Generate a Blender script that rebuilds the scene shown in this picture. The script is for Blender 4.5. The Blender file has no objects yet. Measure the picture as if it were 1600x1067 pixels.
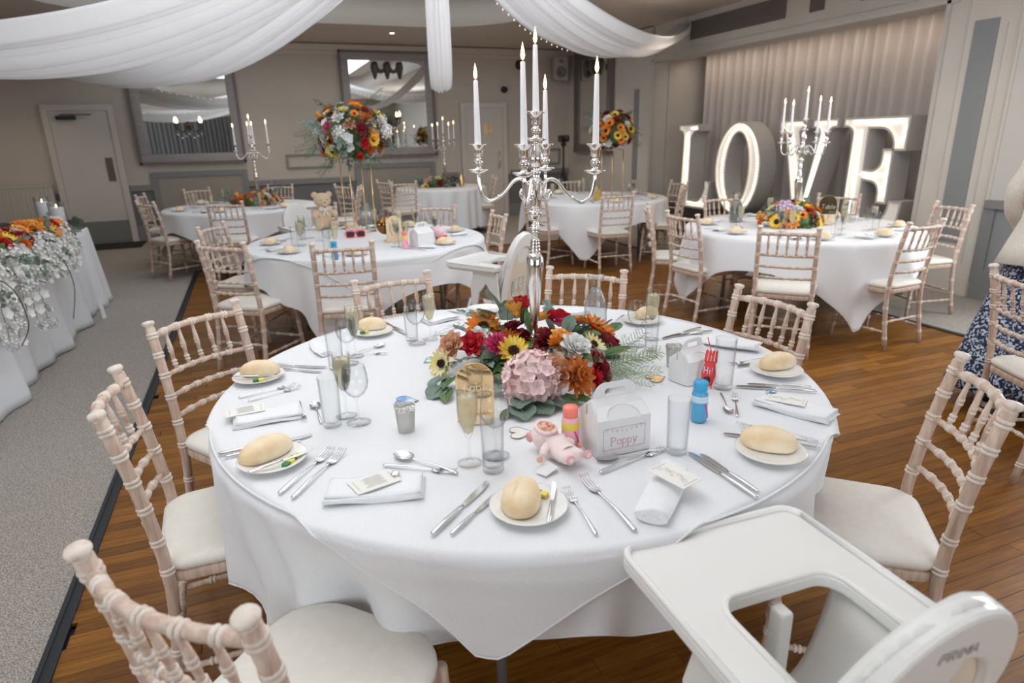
import bpy, bmesh, math, random
from mathutils import Vector, Matrix, noise
R_ = random.Random(7)
PI = math.pi
sc = bpy.context.scene
COL = sc.collection

# ---------------------------------------------------------------- camera, light, exposure
FPX, PITCH, ROLL, YAW, CAMH = 996.8, math.radians(17.783), math.radians(-1.279), math.radians(21.36), 1.52
cam = bpy.data.cameras.new('camera'); camo = bpy.data.objects.new('camera', cam); COL.objects.link(camo)
_f = Vector((math.sin(YAW)*math.cos(PITCH), math.cos(YAW)*math.cos(PITCH), -math.sin(PITCH)))
_r = Vector((math.cos(YAW), -math.sin(YAW), 0)); _u = _r.cross(_f)
_R = _r*math.cos(ROLL)+_u*math.sin(ROLL); _U = -_r*math.sin(ROLL)+_u*math.cos(ROLL)
camo.matrix_world = Matrix(((_R.x, _U.x, -_f.x, 0), (_R.y, _U.y, -_f.y, 0), (_R.z, _U.z, -_f.z, CAMH), (0, 0, 0, 1)))
cam.sensor_width = 36; cam.lens = FPX*36/1600; cam.clip_start = 0.05; cam.clip_end = 60
cam.dof.use_dof = True; cam.dof.focus_distance = 2.0; cam.dof.aperture_fstop = 3.2
sc.camera = camo
w = bpy.data.worlds.new('world'); sc.world = w; w.use_nodes = True
w.node_tree.nodes['Background'].inputs[0].default_value = (.75, .85, 1, 1); w.node_tree.nodes['Background'].inputs[1].default_value = 1.0
sc.view_settings.view_transform = 'Standard'; sc.view_settings.look = 'None'; sc.view_settings.gamma = 1
sc.view_settings.use_curve_mapping = False
sc.view_settings.exposure = 0.0
def area(name, loc, rot, sx, sy, power, col):
    l = bpy.data.lights.new(name, 'AREA'); l.shape = 'RECTANGLE'; l.size = sx; l.size_y = sy; l.energy = power; l.color = col
    o = bpy.data.objects.new(name, l); o.location = loc; o.rotation_euler = rot; COL.objects.link(o); return o
DAY = (.88, .94, 1.0)
area('window_daylight', (-4.5, -1.0, 1.75), (0, -PI/2, 0), 1.7, 4.2, 75, DAY)      # added daylight fill along the left wall, out of view
area('window_daylight', (2.1, -4.05, 1.7), (PI/2, 0, 0), 3.6, 1.8, 85, DAY)         # added fill in front of the back curtain, no windows there
area('window_daylight', (6.02, 2.1, 1.75), (0, PI/2, 0), 1.6, 1.5, 75, DAY)        # added to brighten the head table cloth, just outside the view
area('ceiling_lightwell', (1.0, 4.6, 3.5), (0, 0, 0), 4.6, 8.5, 272, (.93, .965, 1)) # added soft fill above the drapes, the tray has no such lamp

area('alcove_uplight', (6.62, 6.85, 2.60), (0, -.35, 0), .12, 4.4, 7, (1, .80, .62))   # warm strip over the stage curtain

# ---------------------------------------------------------------- materials
MATS = {}
def nt(m): return m.node_tree.nodes, m.node_tree.links
def mat(name, col, rough=.5, metal=0, spec=.5, **k):
    if name in MATS: return MATS[name]
    m = bpy.data.materials.new(name); m.use_nodes = True; n, l = nt(m); b = n['Principled BSDF']
    b.inputs['Base Color'].default_value = (*col, 1); b.inputs['Roughness'].default_value = rough; b.inputs['Metallic'].default_value = metal
    b.inputs['Specular IOR Level'].default_value = spec
    if 'emit' in k:
        b.inputs['Emission Color'].default_value = (*k['emit'], 1); b.inputs['Emission Strength'].default_value = k['es']
    if 'sheen' in k: b.inputs['Sheen Weight'].default_value = k['sheen']
    if 'sss' in k:
        b.inputs['Subsurface Weight'].default_value = k['sss']; b.inputs['Subsurface Scale'].default_value = k.get('sscale', .01)
    if 'coat' in k: b.inputs['Coat Weight'].default_value = k['coat']; b.inputs['Coat Roughness'].default_value = .12
    if 'noise' in k:   # (scale xyz, colour 2, strength/ramp lo, hi, bump)
        scl, c2, lo, hi, bump = k['noise']
        tc = n.new('ShaderNodeTexCoord'); mp = n.new('ShaderNodeMapping'); mp.inputs['Scale'].default_value = scl
        nz = n.new('ShaderNodeTexNoise'); nz.inputs['Scale'].default_value = 1; nz.inputs['Detail'].default_value = 5
        l.new(tc.outputs['Object' if not k.get('gen') else 'Generated'], mp.inputs[0]); l.new(mp.outputs[0], nz.inputs[0])
        rp = n.new('ShaderNodeValToRGB'); rp.color_ramp.elements[0].position = lo; rp.color_ramp.elements[1].position = hi
        rp.color_ramp.elements[0].color = (*col, 1); rp.color_ramp.elements[1].color = (*c2, 1)
        l.new(nz.outputs[0], rp.inputs[0]); l.new(rp.outputs[0], b.inputs['Base Color'])
        if bump:
            bp = n.new('ShaderNodeBump'); bp.inputs['Strength'].default_value = bump; bp.inputs['Distance'].default_value = k.get('bd', .002)
            l.new(nz.outputs[0], bp.inputs['Height']); l.new(bp.outputs[0], b.inputs['Normal'])
    MATS[name] = m; return m
def thin_glass(name, tint, f0=1.5, extra=None, rough=0.0, base=.0):
    m = bpy.data.materials.new(name); m.use_nodes = True; n, l = nt(m); n.remove(n['Principled BSDF'])
    tr = n.new('ShaderNodeBsdfTransparent'); l2 = n.new('ShaderNodeLayerWeight'); l2.inputs[0].default_value = .5
    p2 = n.new('ShaderNodeMath'); p2.operation = 'POWER'; p2.inputs[1].default_value = 5; mc = n.new('ShaderNodeMixRGB'); mc.inputs[1].default_value = (*tint, 1); mc.inputs[2].default_value = (tint[0]*.42, tint[1]*.44, tint[2]*.46, 1)
    l.new(l2.outputs['Facing'], p2.inputs[0]); l.new(p2.outputs[0], mc.inputs[0]); l.new(mc.outputs[0], tr.inputs[0])   # longer path through the glass at grazing angles
    gl = n.new('ShaderNodeBsdfGlossy'); gl.inputs['Roughness'].default_value = rough
    lw = n.new('ShaderNodeLayerWeight'); lw.inputs[0].default_value = .5; pw = n.new('ShaderNodeMath'); pw.operation = 'POWER'; pw.inputs[1].default_value = 4.2
    ma = n.new('ShaderNodeMath'); ma.operation = 'MULTIPLY_ADD'; ma.inputs[1].default_value = .5; ma.inputs[2].default_value = ((f0-1)/(f0+1))**2
    l.new(lw.outputs['Facing'], pw.inputs[0]); l.new(pw.outputs[0], ma.inputs[0])
    mx = n.new('ShaderNodeMixShader'); l.new(ma.outputs[0], mx.inputs[0]); l.new(tr.outputs[0], mx.inputs[1]); l.new(gl.outputs[0], mx.inputs[2])
    out = n['Material Output']
    if extra:
        df = n.new('ShaderNodeBsdfDiffuse'); df.inputs[0].default_value = (*extra, 1)
        m2 = n.new('ShaderNodeMixShader'); m2.inputs[0].default_value = base; l.new(mx.outputs[0], m2.inputs[1]); l.new(df.outputs[0], m2.inputs[2]); l.new(m2.outputs[0], out.inputs[0])
    else: l.new(mx.outputs[0], out.inputs[0])
    MATS[name] = m; return m
CLOTH = mat('white_linen', (.80, .81, .835), .85, sheen=.2, noise=((260, 260, 260), (.86, .87, .89), .3, .7, .12), bd=.0006)
CLOTH2 = mat('white_polyester', (.84, .86, .90), .7, noise=((6, 6, 6), (.82, .84, .88), .3, .7, .12), bd=.01)
NAPK = mat('white_napkin', (.84, .85, .87), .9, noise=((300, 300, 300), (.90, .91, .92), .3, .7, .15), bd=.0006)
LIMED = mat('limed_wood', (.53, .36, .27), .5, noise=((70, 70, 8), (.73, .585, .485), .34, .66, .2), bd=.0005)
LIMEW = mat('limed_wood_ring', (.80, .71, .63), .5, noise=((60, 60, 20), (.66, .51, .42), .45, .75, .1), bd=.0005)
PAD = mat('cream_seat_pad', (.80, .765, .69), .6, noise=((40, 40, 40), (.84, .81, .74), .3, .7, .08), bd=.001)
SILVER = mat('polished_silver', (.86, .83, .80), .09, 1)
STEEL = mat('cutlery_steel', (.72, .72, .73), .18, 1)
CHINA = mat('cream_china', (.86, .85, .81), .18, coat=.4)
PLASTIC = mat('white_plastic', (.85, .845, .82), .32)
PLASTIC2 = mat('cream_plastic', (.80, .70, .56), .4)
GREYMET = mat('grey_metal_leg', (.42, .44, .46), .35, .6)
BLACKP = mat('black_plastic', (.02, .02, .022), .4)
WAX = mat('white_wax', (.90, .90, .92), .4, sss=.25, sscale=.01)
FLAME = mat('flame', (1, .6, .2), .5, emit=(1.0, .62, .26), es=14)
FLAMEC = mat('flame_core', (1, .6, .2), .5, emit=(1.0, .86, .6), es=30)
WICK = mat('wick', (.02, .02, .02), .9)
GLASS = thin_glass('clear_glass', (.985, .988, .988), 1.45)
WATER = thin_glass('water', (.93, .95, .965), 1.33, (.8, .85, .9), 0, .18)
FIZZ = thin_glass('sparkling_wine', (.95, .90, .72), 1.25, (.86, .80, .62), 0, .42)
GOLD = mat('gold_metal', (.80, .58, .30), .28, 1)
GOLDMIR = mat('gold_mirror_acrylic', (.86, .62, .34), .03, 1)
WOODPL = mat('pale_ply', (.80, .60, .38), .6, noise=((20, 4, 60), (.86, .69, .47), .35, .65, .1))
PAPER = mat('card_paper', (.88, .86, .81), .8)
PAPERW = mat('white_card', (.80, .80, .80), .55)
INK = mat('grey_ink', (.42, .42, .42), .8)
MIRROR = mat('mirror_glass', (.82, .84, .83), .01, 1)
WALLM = mat('greige_paint', (.56, .50, .44), .75, noise=((3, 3, 3), (.58, .52, .46), .3, .7, .03))
WALLR = mat('warm_grey_paint', (.64, .60, .55), .7, noise=((3, 3, 3), (.67, .63, .58), .3, .7, .03))
GREYT = mat('slate_grey_trim', (.235, .24, .24), .55)
GREYP = mat('blue_grey_panel', (.27, .285, .295), .6)
DOORM = mat('door_paint', (.64, .60, .56), .55)
CEILM = mat('ceiling_paint', (.64, .56, .49), .8)
CEILW = mat('ceiling_white', (.68, .65, .61), .8)
CURT = mat('grey_curtain', (.62, .575, .55), .85, sheen=.3)
DRAPE = mat('white_drape', (.84, .835, .84), .8, sheen=.3)
LEAFG = mat('leaf_green', (.055, .12, .03), .5, noise=((30, 30, 30), (.11, .2, .06), .3, .7, .1))
EUCA = mat('eucalyptus', (.12, .185, .15), .6, noise=((30, 30, 30), (.24, .31, .25), .3, .7, .1))
FERN = mat('pale_fern', (.30, .40, .22), .7)
n_, l_ = nt(DRAPE); tl = n_.new('ShaderNodeBsdfTranslucent'); tl.inputs[0].default_value = (.96, .96, .97, 1); mx_ = n_.new('ShaderNodeMixShader'); mx_.inputs[0].default_value = .55
l_.new(n_['Principled BSDF'].outputs[0], mx_.inputs[1]); l_.new(tl.outputs[0], mx_.inputs[2]); l_.new(mx_.outputs[0], n_['Material Output'].inputs[0])
def petalmat(n, c, c2=None): return mat('petal_'+n, c, .65, sss=.08, sscale=.004, noise=((45, 45, 45), c2 or tuple(min(1, v*1.25+.02) for v in c), .35, .68, .1))
P_OR = petalmat('orange', (.90, .22, .02), (.95, .36, .05)); P_YE = petalmat('yellow', (.93, .60, .03), (.95, .72, .15)); P_RED = petalmat('red', (.50, .008, .02), (.66, .02, .03))
P_BUR = petalmat('burgundy', (.20, .01, .02), (.32, .02, .03)); P_WH = petalmat('white', (.82, .81, .78), (.88, .88, .86)); P_PK = petalmat('pink', (.95, .66, .66), (.97, .84, .82))
P_PEA = petalmat('peach', (.66, .32, .18), (.78, .47, .32)); P_LIL = petalmat('lilac', (.68, .48, .66), (.78, .62, .76)); P_MAG = petalmat('magenta', (.62, .03, .16), (.80, .12, .28)); P_AMB = petalmat('amber', (.93, .40, .05), (.95, .52, .14))
P_RUST = petalmat('rust', (.55, .14, .02), (.72, .24, .04)); P_CRM = petalmat('cream_yellow', (.88, .74, .28), (.92, .82, .50)); SEEDS = mat('seed_brown', (.05, .022, .01), .9)

# ---------------------------------------------------------------- geometry builder
class B:
    def __init__(s): s.v = []; s.f = []; s.m = []; s.sm = []
    def add(s, vs, fs, mi=0, M=None, smooth=True):
        o = len(s.v)
        s.v += [tuple(M @ Vector(p)) for p in vs] if M is not None else [tuple(p) for p in vs]
        s.f += [tuple(i+o for i in f) for f in fs]; s.m += [mi]*len(fs); s.sm += [smooth]*len(fs)
        return s
    def mesh(s, name, *mats):
        me = bpy.data.meshes.new(name); me.from_pydata(s.v, [], s.f)
        for mm in mats: me.materials.append(mm)
        me.polygons.foreach_set('material_index', s.m); me.polygons.foreach_set('use_smooth', s.sm); me.update()
        return me
    def tube(s, pts, rad, seg=8, mi=0, cap=True, M=None, flat=1.0, closed=False):
        pts = [Vector(p) for p in pts]; n = len(pts)
        if not hasattr(rad, '__len__'): rad = [rad]*n
        vs = []; fs = []
        up = None
        for i, p in enumerate(pts):
            t = (pts[min(i+1, n-1)]-pts[max(i-1, 0)])
            if t.length < 1e-9: t = Vector((0, 0, 1))
            t.normalize()
            if up is None:
                up = Vector((1, 0, 0)) if abs(t.x) < .8 else Vector((0, 1, 0))
                if flat != 1.0 and abs(t.z) < .9: up = Vector((0, 0, 1))
            a = (up-t*up.dot(t)).normalized(); b = t.cross(a); up = a
            for k in range(seg):
                q = 2*PI*k/seg; vs.append(p+a*(math.cos(q)*rad[i]*flat)+b*(math.sin(q)*rad[i]))
        for i in range(n-1):
            for k in range(seg): fs.append((i*seg+k, i*seg+(k+1) % seg, (i+1)*seg+(k+1) % seg, (i+1)*seg+k))
        if cap: fs.append(tuple(range(seg))[::-1]); fs.append(tuple(range((n-1)*seg, n*seg)))
        return s.add(vs, fs, mi, M)
    def lathe(s, prof, seg=24, mi=0, M=None, close=False):
        vs = []; fs = []; n = len(prof)
        for r, z in prof:
            for k in range(seg): q = 2*PI*k/seg; vs.append((r*math.cos(q), r*math.sin(q), z))
        for i in range(n-1):
            for k in range(seg): fs.append((i*seg+k, i*seg+(k+1) % seg, (i+1)*seg+(k+1) % seg, (i+1)*seg+k))
        if prof[0][0] > 1e-5: fs.append(tuple(range(seg))[::-1])
        if prof[-1][0] > 1e-5 and not close: fs.append(tuple(range((n-1)*seg, n*seg)))
        return s.add(vs, fs, mi, M)
    def grid(s, nu, nv, fn, mi=0, wrapu=False, smooth=True):
        vs = [fn(i/(nu if wrapu else nu-1), j/(nv-1)) for j in range(nv) for i in range(nu)]
        fs = []
        for j in range(nv-1):
            for i in range(nu if wrapu else nu-1):
                k = (i+1) % nu; fs.append((j*nu+i, j*nu+k, (j+1)*nu+k, (j+1)*nu+i))
        return s.add(vs, fs, mi, None, smooth)
    def box(s, c, d, mi=0, M=None, bev=0):
        x, y, z = c; a, b, e = d[0]/2, d[1]/2, d[2]/2
        if not bev:
            vs = [(x+i*a, y+j*b, z+k*e) for i in (-1, 1) for j in (-1, 1) for k in (-1, 1)]
            return s.add(vs, [(0, 1, 3, 2), (4, 6, 7, 5), (0, 4, 5, 1), (2, 3, 7, 6), (0, 2, 6, 4), (1, 5, 7, 3)], mi, M, False)
        bm = bmesh.new(); bmesh.ops.create_cube(bm, size=1)
        for v in bm.verts: v.co = Vector((v.co.x*d[0], v.co.y*d[1], v.co.z*d[2]))
        bmesh.ops.bevel(bm, geom=bm.edges[:], offset=bev, segments=3, profile=.5, affect='EDGES')
        for v in bm.verts: v.co += Vector(c)
        s.frombm(bm, mi, M); return s
    def frombm(s, bm, mi=0, M=None, smooth=True):
        bm.verts.index_update()
        s.add([v.co.copy() for v in bm.verts], [tuple(v.index for v in f.verts) for f in bm.faces], mi, M, smooth); bm.free(); return s
    def prism(s, outline, z0, z1, mi=0, M=None, bev=0, holes=(), smooth=False):
        """outline (and holes) in XY, extruded between z0 and z1"""
        bm = bmesh.new()
        loops = [outline]+list(holes); es = []
        for lp in loops:
            vv = [bm.verts.new((x, y, z0)) for x, y in lp]
            for i in range(len(vv)): es.append(bm.edges.new((vv[i], vv[(i+1) % len(vv)])))
        if holes: bmesh.ops.triangle_fill(bm, edges=es, use_beauty=True, use_dissolve=False)
        else: bm.faces.new([e.verts[0] for e in es] if False else [v for v in bm.verts])
        r = bmesh.ops.extrude_face_region(bm, geom=bm.faces[:])
        bmesh.ops.translate(bm, verts=[g for g in r['geom'] if isinstance(g, bmesh.types.BMVert)], vec=(0, 0, z1-z0))
        bmesh.ops.recalc_face_normals(bm, faces=bm.faces[:])
        if bev:
            ed = [e for e in bm.edges if abs(e.verts[0].co.z-e.verts[1].co.z) < 1e-6 and len(e.link_faces) == 2 and abs(e.link_faces[0].normal.dot(e.link_faces[1].normal)) < .5]
            bmesh.ops.bevel(bm, geom=ed, offset=bev, segments=2, profile=.5, affect='EDGES')
        return s.frombm(bm, mi, M, smooth)

def obj(name, me, parent=None, loc=(0, 0, 0), rot=(0, 0, 0), scale=(1, 1, 1), **props):
    o = bpy.data.objects.new(name, me); COL.objects.link(o); o.location = loc; o.rotation_euler = rot; o.scale = scale
    if parent is not None: o.parent = parent
    for k, v in props.items(): o[k] = v
    return o
def thing(name, label, cat, loc=(0, 0, 0), rz=0, group=None):
    o = obj(name, None, None, loc, (0, 0, rz)); o.empty_display_size = .05; o['label'] = label; o['category'] = cat
    if group: o['group'] = group
    return o
def solo(name, me, label, cat, loc=(0, 0, 0), rot=(0, 0, 0), group=None, scale=(1, 1, 1)):
    o = obj(name, me, None, loc, rot, scale); o['label'] = label; o['category'] = cat
    if group: o['group'] = group
    return o
def struct(name, me, loc=(0, 0, 0), rot=(0, 0, 0), parent=None):
    o = obj(name, me, parent, loc, rot)
    if parent is None: o['kind'] = 'structure'
    return o
def T(x=0, y=0, z=0): return Matrix.Translation((x, y, z))
def RZ(a): return Matrix.Rotation(a, 4, 'Z')
def RX(a): return Matrix.Rotation(a, 4, 'X')
def RY(a): return Matrix.Rotation(a, 4, 'Y')
def boxm(name, c, d, m, bev=0): return B().box(c, d, bev=bev).mesh(name, m)
# proto: list of (name, mesh, matrix, [children same form], props)
def spawn(proto, root):
    def rec(items, par):
        for it in items:
            nm, me, Mx = it[0], it[1], it[2]
            o = bpy.data.objects.new(nm, me); COL.objects.link(o); o.parent = par
            if Mx is not None: o.matrix_local = Mx
            if len(it) > 4:
                for k, v in it[4].items(): o[k] = v
            if len(it) > 3 and it[3]: rec(it[3], o)
    rec(proto, root); return root
def cr(pts, n=6, closed=False):
    """Catmull-Rom through pts"""
    P = [Vector(p) for p in pts]; out = []; N = len(P); rng = N if closed else N-1
    for i in range(rng):
        if closed: a, b, c, d = P[i-1], P[i], P[(i+1) % N], P[(i+2) % N]
        else: a, b, c, d = P[max(i-1, 0)], P[i], P[i+1], P[min(i+2, N-1)]
        for k in range(n):
            t = k/n; out.append(.5*((2*b)+(c-a)*t+(2*a-5*b+4*c-d)*t*t+(3*b-a-3*c+d)*t*t*t))
    if not closed: out.append(P[-1])
    return out

# ================================================================ ROOM
FARY, RX_, LX_, BY_ = 12.2, 6.1, -4.6, -4.4
struct('floor', boxm('floor', (.8, 3.9, -.05), (10.9, 16.7, .06), mat('subfloor', (.05, .03, .02), .9)))
floor = bpy.data.objects['floor']
CARPET = mat('carpet_wool', (.21, .188, .16), .95, noise=((170, 170, 170), (.52, .48, .43), .38, .62, .9), bd=.004)
def carpet(name, x0, x1, y0, y1): struct(name, boxm(name, ((x0+x1)/2, (y0+y1)/2, -.008), (x1-x0, y1-y0, .018), CARPET), parent=floor)
carpet('carpet', LX_, -.80, BY_, FARY); carpet('carpet', 4.91, RX_, BY_, FARY); carpet('carpet', -.80, 4.91, 8.75, FARY)
EDGE = mat('rubber_edging', (.018, .022, .028), .5)
struct('trim_1', B().box((-.775, 2.2, .004), (.05, 13.1, .012)).box((-.79, 2.2, .009), (.016, 13.1, .012)).mesh('trim', EDGE))
struct('trim_2', B().box((4.885, 2.2, .004), (.05, 13.1, .012)).mesh('trim', EDGE))
struct('trim_3', B().box((2.05, 8.77, .004), (5.7, .05, .012)).mesh('trim', EDGE))
# wood strips of the dance floor
TONES = [((.135, .048, .006), (.27, .105, .012)), ((.165, .060, .008), (.31, .125, .015)), ((.115, .040, .005), (.23, .088, .010)), ((.19, .072, .009), (.35, .145, .018))]
WOODF = [mat('floor_wood_%s' % n, a, .42, 0, .32, noise=((5, 70, 5), b, .3, .7, .18), bd=.0012, coat=.08) for n, (a, b) in zip(('mid', 'amber', 'dark', 'honey'), TONES)]
rr = random.Random(3); planks = []
PW = .062; y = BY_
row = 0
while y < 8.75:
    x = -.75-rr.random()*.6
    while x < 4.86:
        L = rr.uniform(.45, 1.05); a, b = max(x, -.75), min(x+L, 4.86)
        if b-a > .03: planks.append((a, b, y, rr.randrange(4)))
        x += L
    y += PW; row += 1
vis = []
for i, (a, b, yy, k) in enumerate(planks):
    c = Vector(((a+b)/2, yy+PW/2, 0)); d = c-camo.location; dep = d.dot(_f)
    ok = False
    if dep > .3:
        px = 800+FPX*d.dot(_R)/dep; py = 533-FPX*d.dot(_U)/dep; ok = -60 < px < 1660 and 300 < py < 1120
    under = math.hypot(c.x-.78, c.y-1.88) < .72
    if ok and not under: vis.append((d.length, i))
vis.sort(); chosen = set(i for _, i in vis[:300])
rest = B(); cache = {}
for i, (a, b, yy, k) in enumerate(planks):
    if i in chosen:
        Lq = round(b-a, 2); key = (Lq, k)
        if key not in cache:
            cache[key] = B().box((0, 0, -.004), (Lq-.0015, PW-.0015, .012), bev=0).mesh('plank', WOODF[k])
        obj('plank', cache[key], floor, ((a+b)/2, yy+PW/2, .001+rr.uniform(0, .0006)))
    else: rest.box(((a+b)/2, yy+PW/2, -.004), (b-a-.0015, PW-.0015, .012), mi=k)
obj('planks', rest.mesh('planks', *WOODF), floor, (0, 0, .001), kind='stuff')

def wallbox(name, c, d, m): return struct(name, boxm(name, c, d, m))
wf = wallbox('wall_far', (.8, FARY+.1, 1.8), (11.2, .2, 3.7), WALLM)
wallbox('wall_left', (LX_-.1, 3.9, 1.8), (.2, 16.9, 3.7), WALLM)
wallbox('wall_back', (.8, BY_-.1, 1.8), (11.2, .2, 3.7), WALLM)
wallbox('wall_right', (RX_+.1, -.3, 1.8), (.2, 8.3, 3.7), mat('pale_stone_paint', (.62, .61, .58), .7))          # near part, behind the woman
# pier right of the alcove, beam over it, far pier
wallbox('wall_pier', (RX_+.14, 4.15, 1.55), (.30, .66, 3.1), WALLR)
wallbox('wall_beam', (RX_+.15, 6.85, 2.90), (.30, 4.9, .64), WALLR)
wallbox('wall_far_pier', (RX_+.14, 10.73, 1.55), (.30, 2.96, 3.1), WALLR)
wallbox('wall_alcove_end', (RX_+.95, 9.34, 1.5), (1.3, .2, 3.0), WALLR)
wallbox('wall_alcove_side', (RX_+.95, 4.36, 1.5), (1.3, .2, 3.0), WALLR)
wallbox('wall_alcove_back', (RX_+1.35, 6.85, 1.5), (.1, 5.2, 3.2), WALLM)
wallbox('ceiling_alcove', (RX_+.85, 6.85, 2.74), (1.3, 5.0, .12), WALLR)
struct('floor_stage', boxm('stage', (RX_+.7, 6.85, .22), (1.36, 4.9, .44), mat('stage_front', (.05, .035, .028), .6)))
# mouldings
def moulding(name, boxes, m):
    b = B()
    for c, d in boxes: b.box(c, d)
    return struct(name, b.mesh(name, m))
wr2 = mat('pale_moulding', (.60, .57, .53), .6)
moulding('trim_4', [((RX_-.015, 6.85, 2.60), (.035, 4.9, .035)), ((RX_-.01, 6.85, 2.68), (.025, 4.9, .02)), ((RX_-.015, 4.49, 1.30), (.035, .04, 2.62)), ((RX_-.015, 9.24, 1.30), (.035, .04, 2.62))], wr2)
moulding('trim_5', [((RX_-.01, 3.86, 1.5), (.02, .02, 3.0)), ((RX_-.008, 4.30, 1.45), (.02, .012, 2.6)), ((RX_-.008, 3.95, 1.33), (.02, .012, 2.05))], wr2)
moulding('trim_6', [((RX_-.012, 4.125, 1.44), (.015, .21, 1.92))], GREYP)                      # grey strip on the near pier
moulding('trim_7', [((RX_-.012, 9.67, 1.50), (.015, .15, 1.44))], GREYP)                      # grey strip on the far pier
dk = mat('beam_panel_grey', (.15, .135, .125), .6)
moulding('trim_8', [((RX_-.012, 7.42, 2.90), (.014, 1.80, .24)), ((RX_-.012, 6.05, 2.90), (.014, .20, .24)), ((RX_-.012, 4.60, 2.90), (.014, 1.75, .24))], dk)
# dado on the near right wall
moulding('baseboard_right', [((RX_-.012, 1.5, .425), (.02, 4.66, .85)), ], GREYP)
moulding('trim_9', [((RX_-.035, 1.5, .86), (.06, 4.64, .07)), ((RX_-.03, 1.5, .14), (.035, 4.64, .28)), ((RX_-.03, 3.78, .5), (.03, .10, .7)), ((RX_-.03, 2.2, .5), (.03, .10, .7))], GREYT)
# far wall dado
moulding('baseboard_far', [((.8, FARY-.012, .41), (10.7, .02, .82))], mat('dado_grey', (.17, .175, .175), .6))
moulding('trim_10', [((-1.72, FARY-.035, .85), (.44, .06, .09)), ((.83, FARY-.035, .85), (1.75, .06, .09)), ((3.62, FARY-.035, .85), (.40, .06, .09)), ((5.45, FARY-.035, .85), (1.25, .06, .09)), ((-3.1, FARY-.035, .85), (.30, .06, .09))], GREYT)
moulding('trim_11', [((.8, FARY-.03, .12), (10.6, .04, .24))], GREYT)
def panelframe(name, x0, x1, z0, z1, w, y=FARY-.02, t=.04, m=GREYT):
    b = B(); b.box(((x0+x1)/2, y, z1-w/2), (x1-x0, t, w)).box(((x0+x1)/2, y, z0+w/2), (x1-x0, t, w))
    b.box((x0+w/2, y, (z0+z1)/2), (w, t, z1-z0-2*w)).box((x1-w/2, y, (z0+z1)/2), (w, t, z1-z0-2*w)); return struct(name, b.mesh(name, m))
LP = mat('lower_panel_paint', (.34, .315, .28), .7)
struct('trim_12', boxm('p', (-.77, FARY-.03, .58), (1.30, .03, .92), LP)); panelframe('trim_13', -1.50, -.04, .10, 1.09, .085, FARY-.05)
struct('trim_14', boxm('p', (2.52, FARY-.03, .58), (1.34, .03, .92), LP)); panelframe('trim_15', 1.78, 3.26, .10, 1.11, .085, FARY-.05)
panelframe('trim_16', .62, 1.40, 1.07, 1.31, .028); panelframe('trim_17', 5.05, 5.9, .98, 1.28, .028)
moulding('trim_18', [((.8, FARY-.05, 3.03), (10.6, .10, .10)), ((.8, FARY-.025, 2.95), (10.6, .05, .07))], CEILM)
moulding('trim_19', [((RX_-.04, 10.7, 3.03), (.08, 2.9, .10))], CEILM)
# ceiling with recessed tray
def rrect(x0, x1, y0, y1, r, n=10):
    o = []
    for cx, cy, a in ((x1-r, y0+r, -PI/2), (x1-r, y1-r, 0), (x0+r, y1-r, PI/2), (x0+r, y0+r, PI)):
        for k in range(n+1): q = a+PI/2*k/n; o.append((cx+r*math.cos(q), cy+r*math.sin(q)))
    return o
tray = rrect(-2.2, 3.98, -.5, 10.1, 1.5)
struct('ceiling', B().prism([(LX_-.2, BY_-.2), (RX_+.3, BY_-.2), (RX_+.3, FARY+.2), (LX_-.2, FARY+.2)], 3.1, 3.42, holes=[tray]).mesh('ceiling', CEILM))
struct('ceiling_tray', boxm('tray', (.9, 4.8, 3.62), (6.8, 11.2, .06), CEILW))
b = B(); n = len(tray)
for (rin, z0, z1) in ((0, 3.085, 3.60),):
    vs = [(x, yy, z0) for x, yy in tray]+[(x, yy, z1) for x, yy in tray]
    b.add(vs, [(i, (i+1) % n, n+(i+1) % n, n+i) for i in range(n)], smooth=True)
me = b.mesh('tray_side', CEILW); o = struct('trim_20', me); md = o.modifiers.new('s', 'SOLIDIFY'); md.thickness = .02; md.offset = 0
# glowing windows added out of view as daylight sources
WG = mat('daylit_window', (.8, .85, .9), .4, emit=(.85, .93, 1), es=1.2)
k = 1
for (c, d) in (((LX_+.012, 0.2, 1.75), (.02, 1.7, 1.7)), ((LX_+.012, -2.2, 1.75), (.02, 1.7, 1.7)), ((RX_-.012, 2.1, 1.75), (.02, 1.5, 1.7))):
    b = B(); b.box(c, d); o = struct('window_%d' % k, b.mesh('window', WG))
    fb = B(); s = 1 if c[0] < 0 else -1; x = c[0]+s*.02
    for dy in (-d[1]/2, 0, d[1]/2): fb.box((x, c[1]+dy, c[2]), (.05, .06, 1.78))
    for dz in (-.85, .2, .85): fb.box((x, c[1], c[2]+dz), (.05, d[1]+.06, .06))
    struct('window_frame', fb.mesh('window_frame', DOORM), parent=o); k += 1
def curtain(name, p0, p1, z0, z1, m, n=44, amp=.035, seed=1):
    rq = random.Random(seed); p0 = Vector(p0); p1 = Vector(p1); d = (p1-p0); L = d.length; d.normalize(); nn = Vector((-d.y, d.x))
    N = n*8; ph = [0]
    for i in range(N): ph.append(ph[-1]+(2*PI/8)*(.6+.8*rq.random() if False else .75+.5*noise.noise(Vector((i*.05, seed, 0)))))
    def fn(u, v):
        i = u*N; p = p0+d*(L*u); q = ph[min(int(i), N)]
        a = amp*(math.sin(q)+.35*math.sin(q*.37+1+v*1.5))*(.45+.55*min(1, (1-v)*2.5+.3)); off = nn*a
        return (p.x+off.x, p.y+off.y, z0+(z1-z0)*v)
    b = B(); b.grid(N+1, 8, fn); return b.mesh(name, m)
o = solo('curtain', curtain('curtain', (RX_+.8, 9.0), (RX_+.8, 4.45), .44, 2.70, CURT, 36, .055, 5), 'long gathered grey curtain hanging across the stage behind the lit letters', 'curtain')
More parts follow.
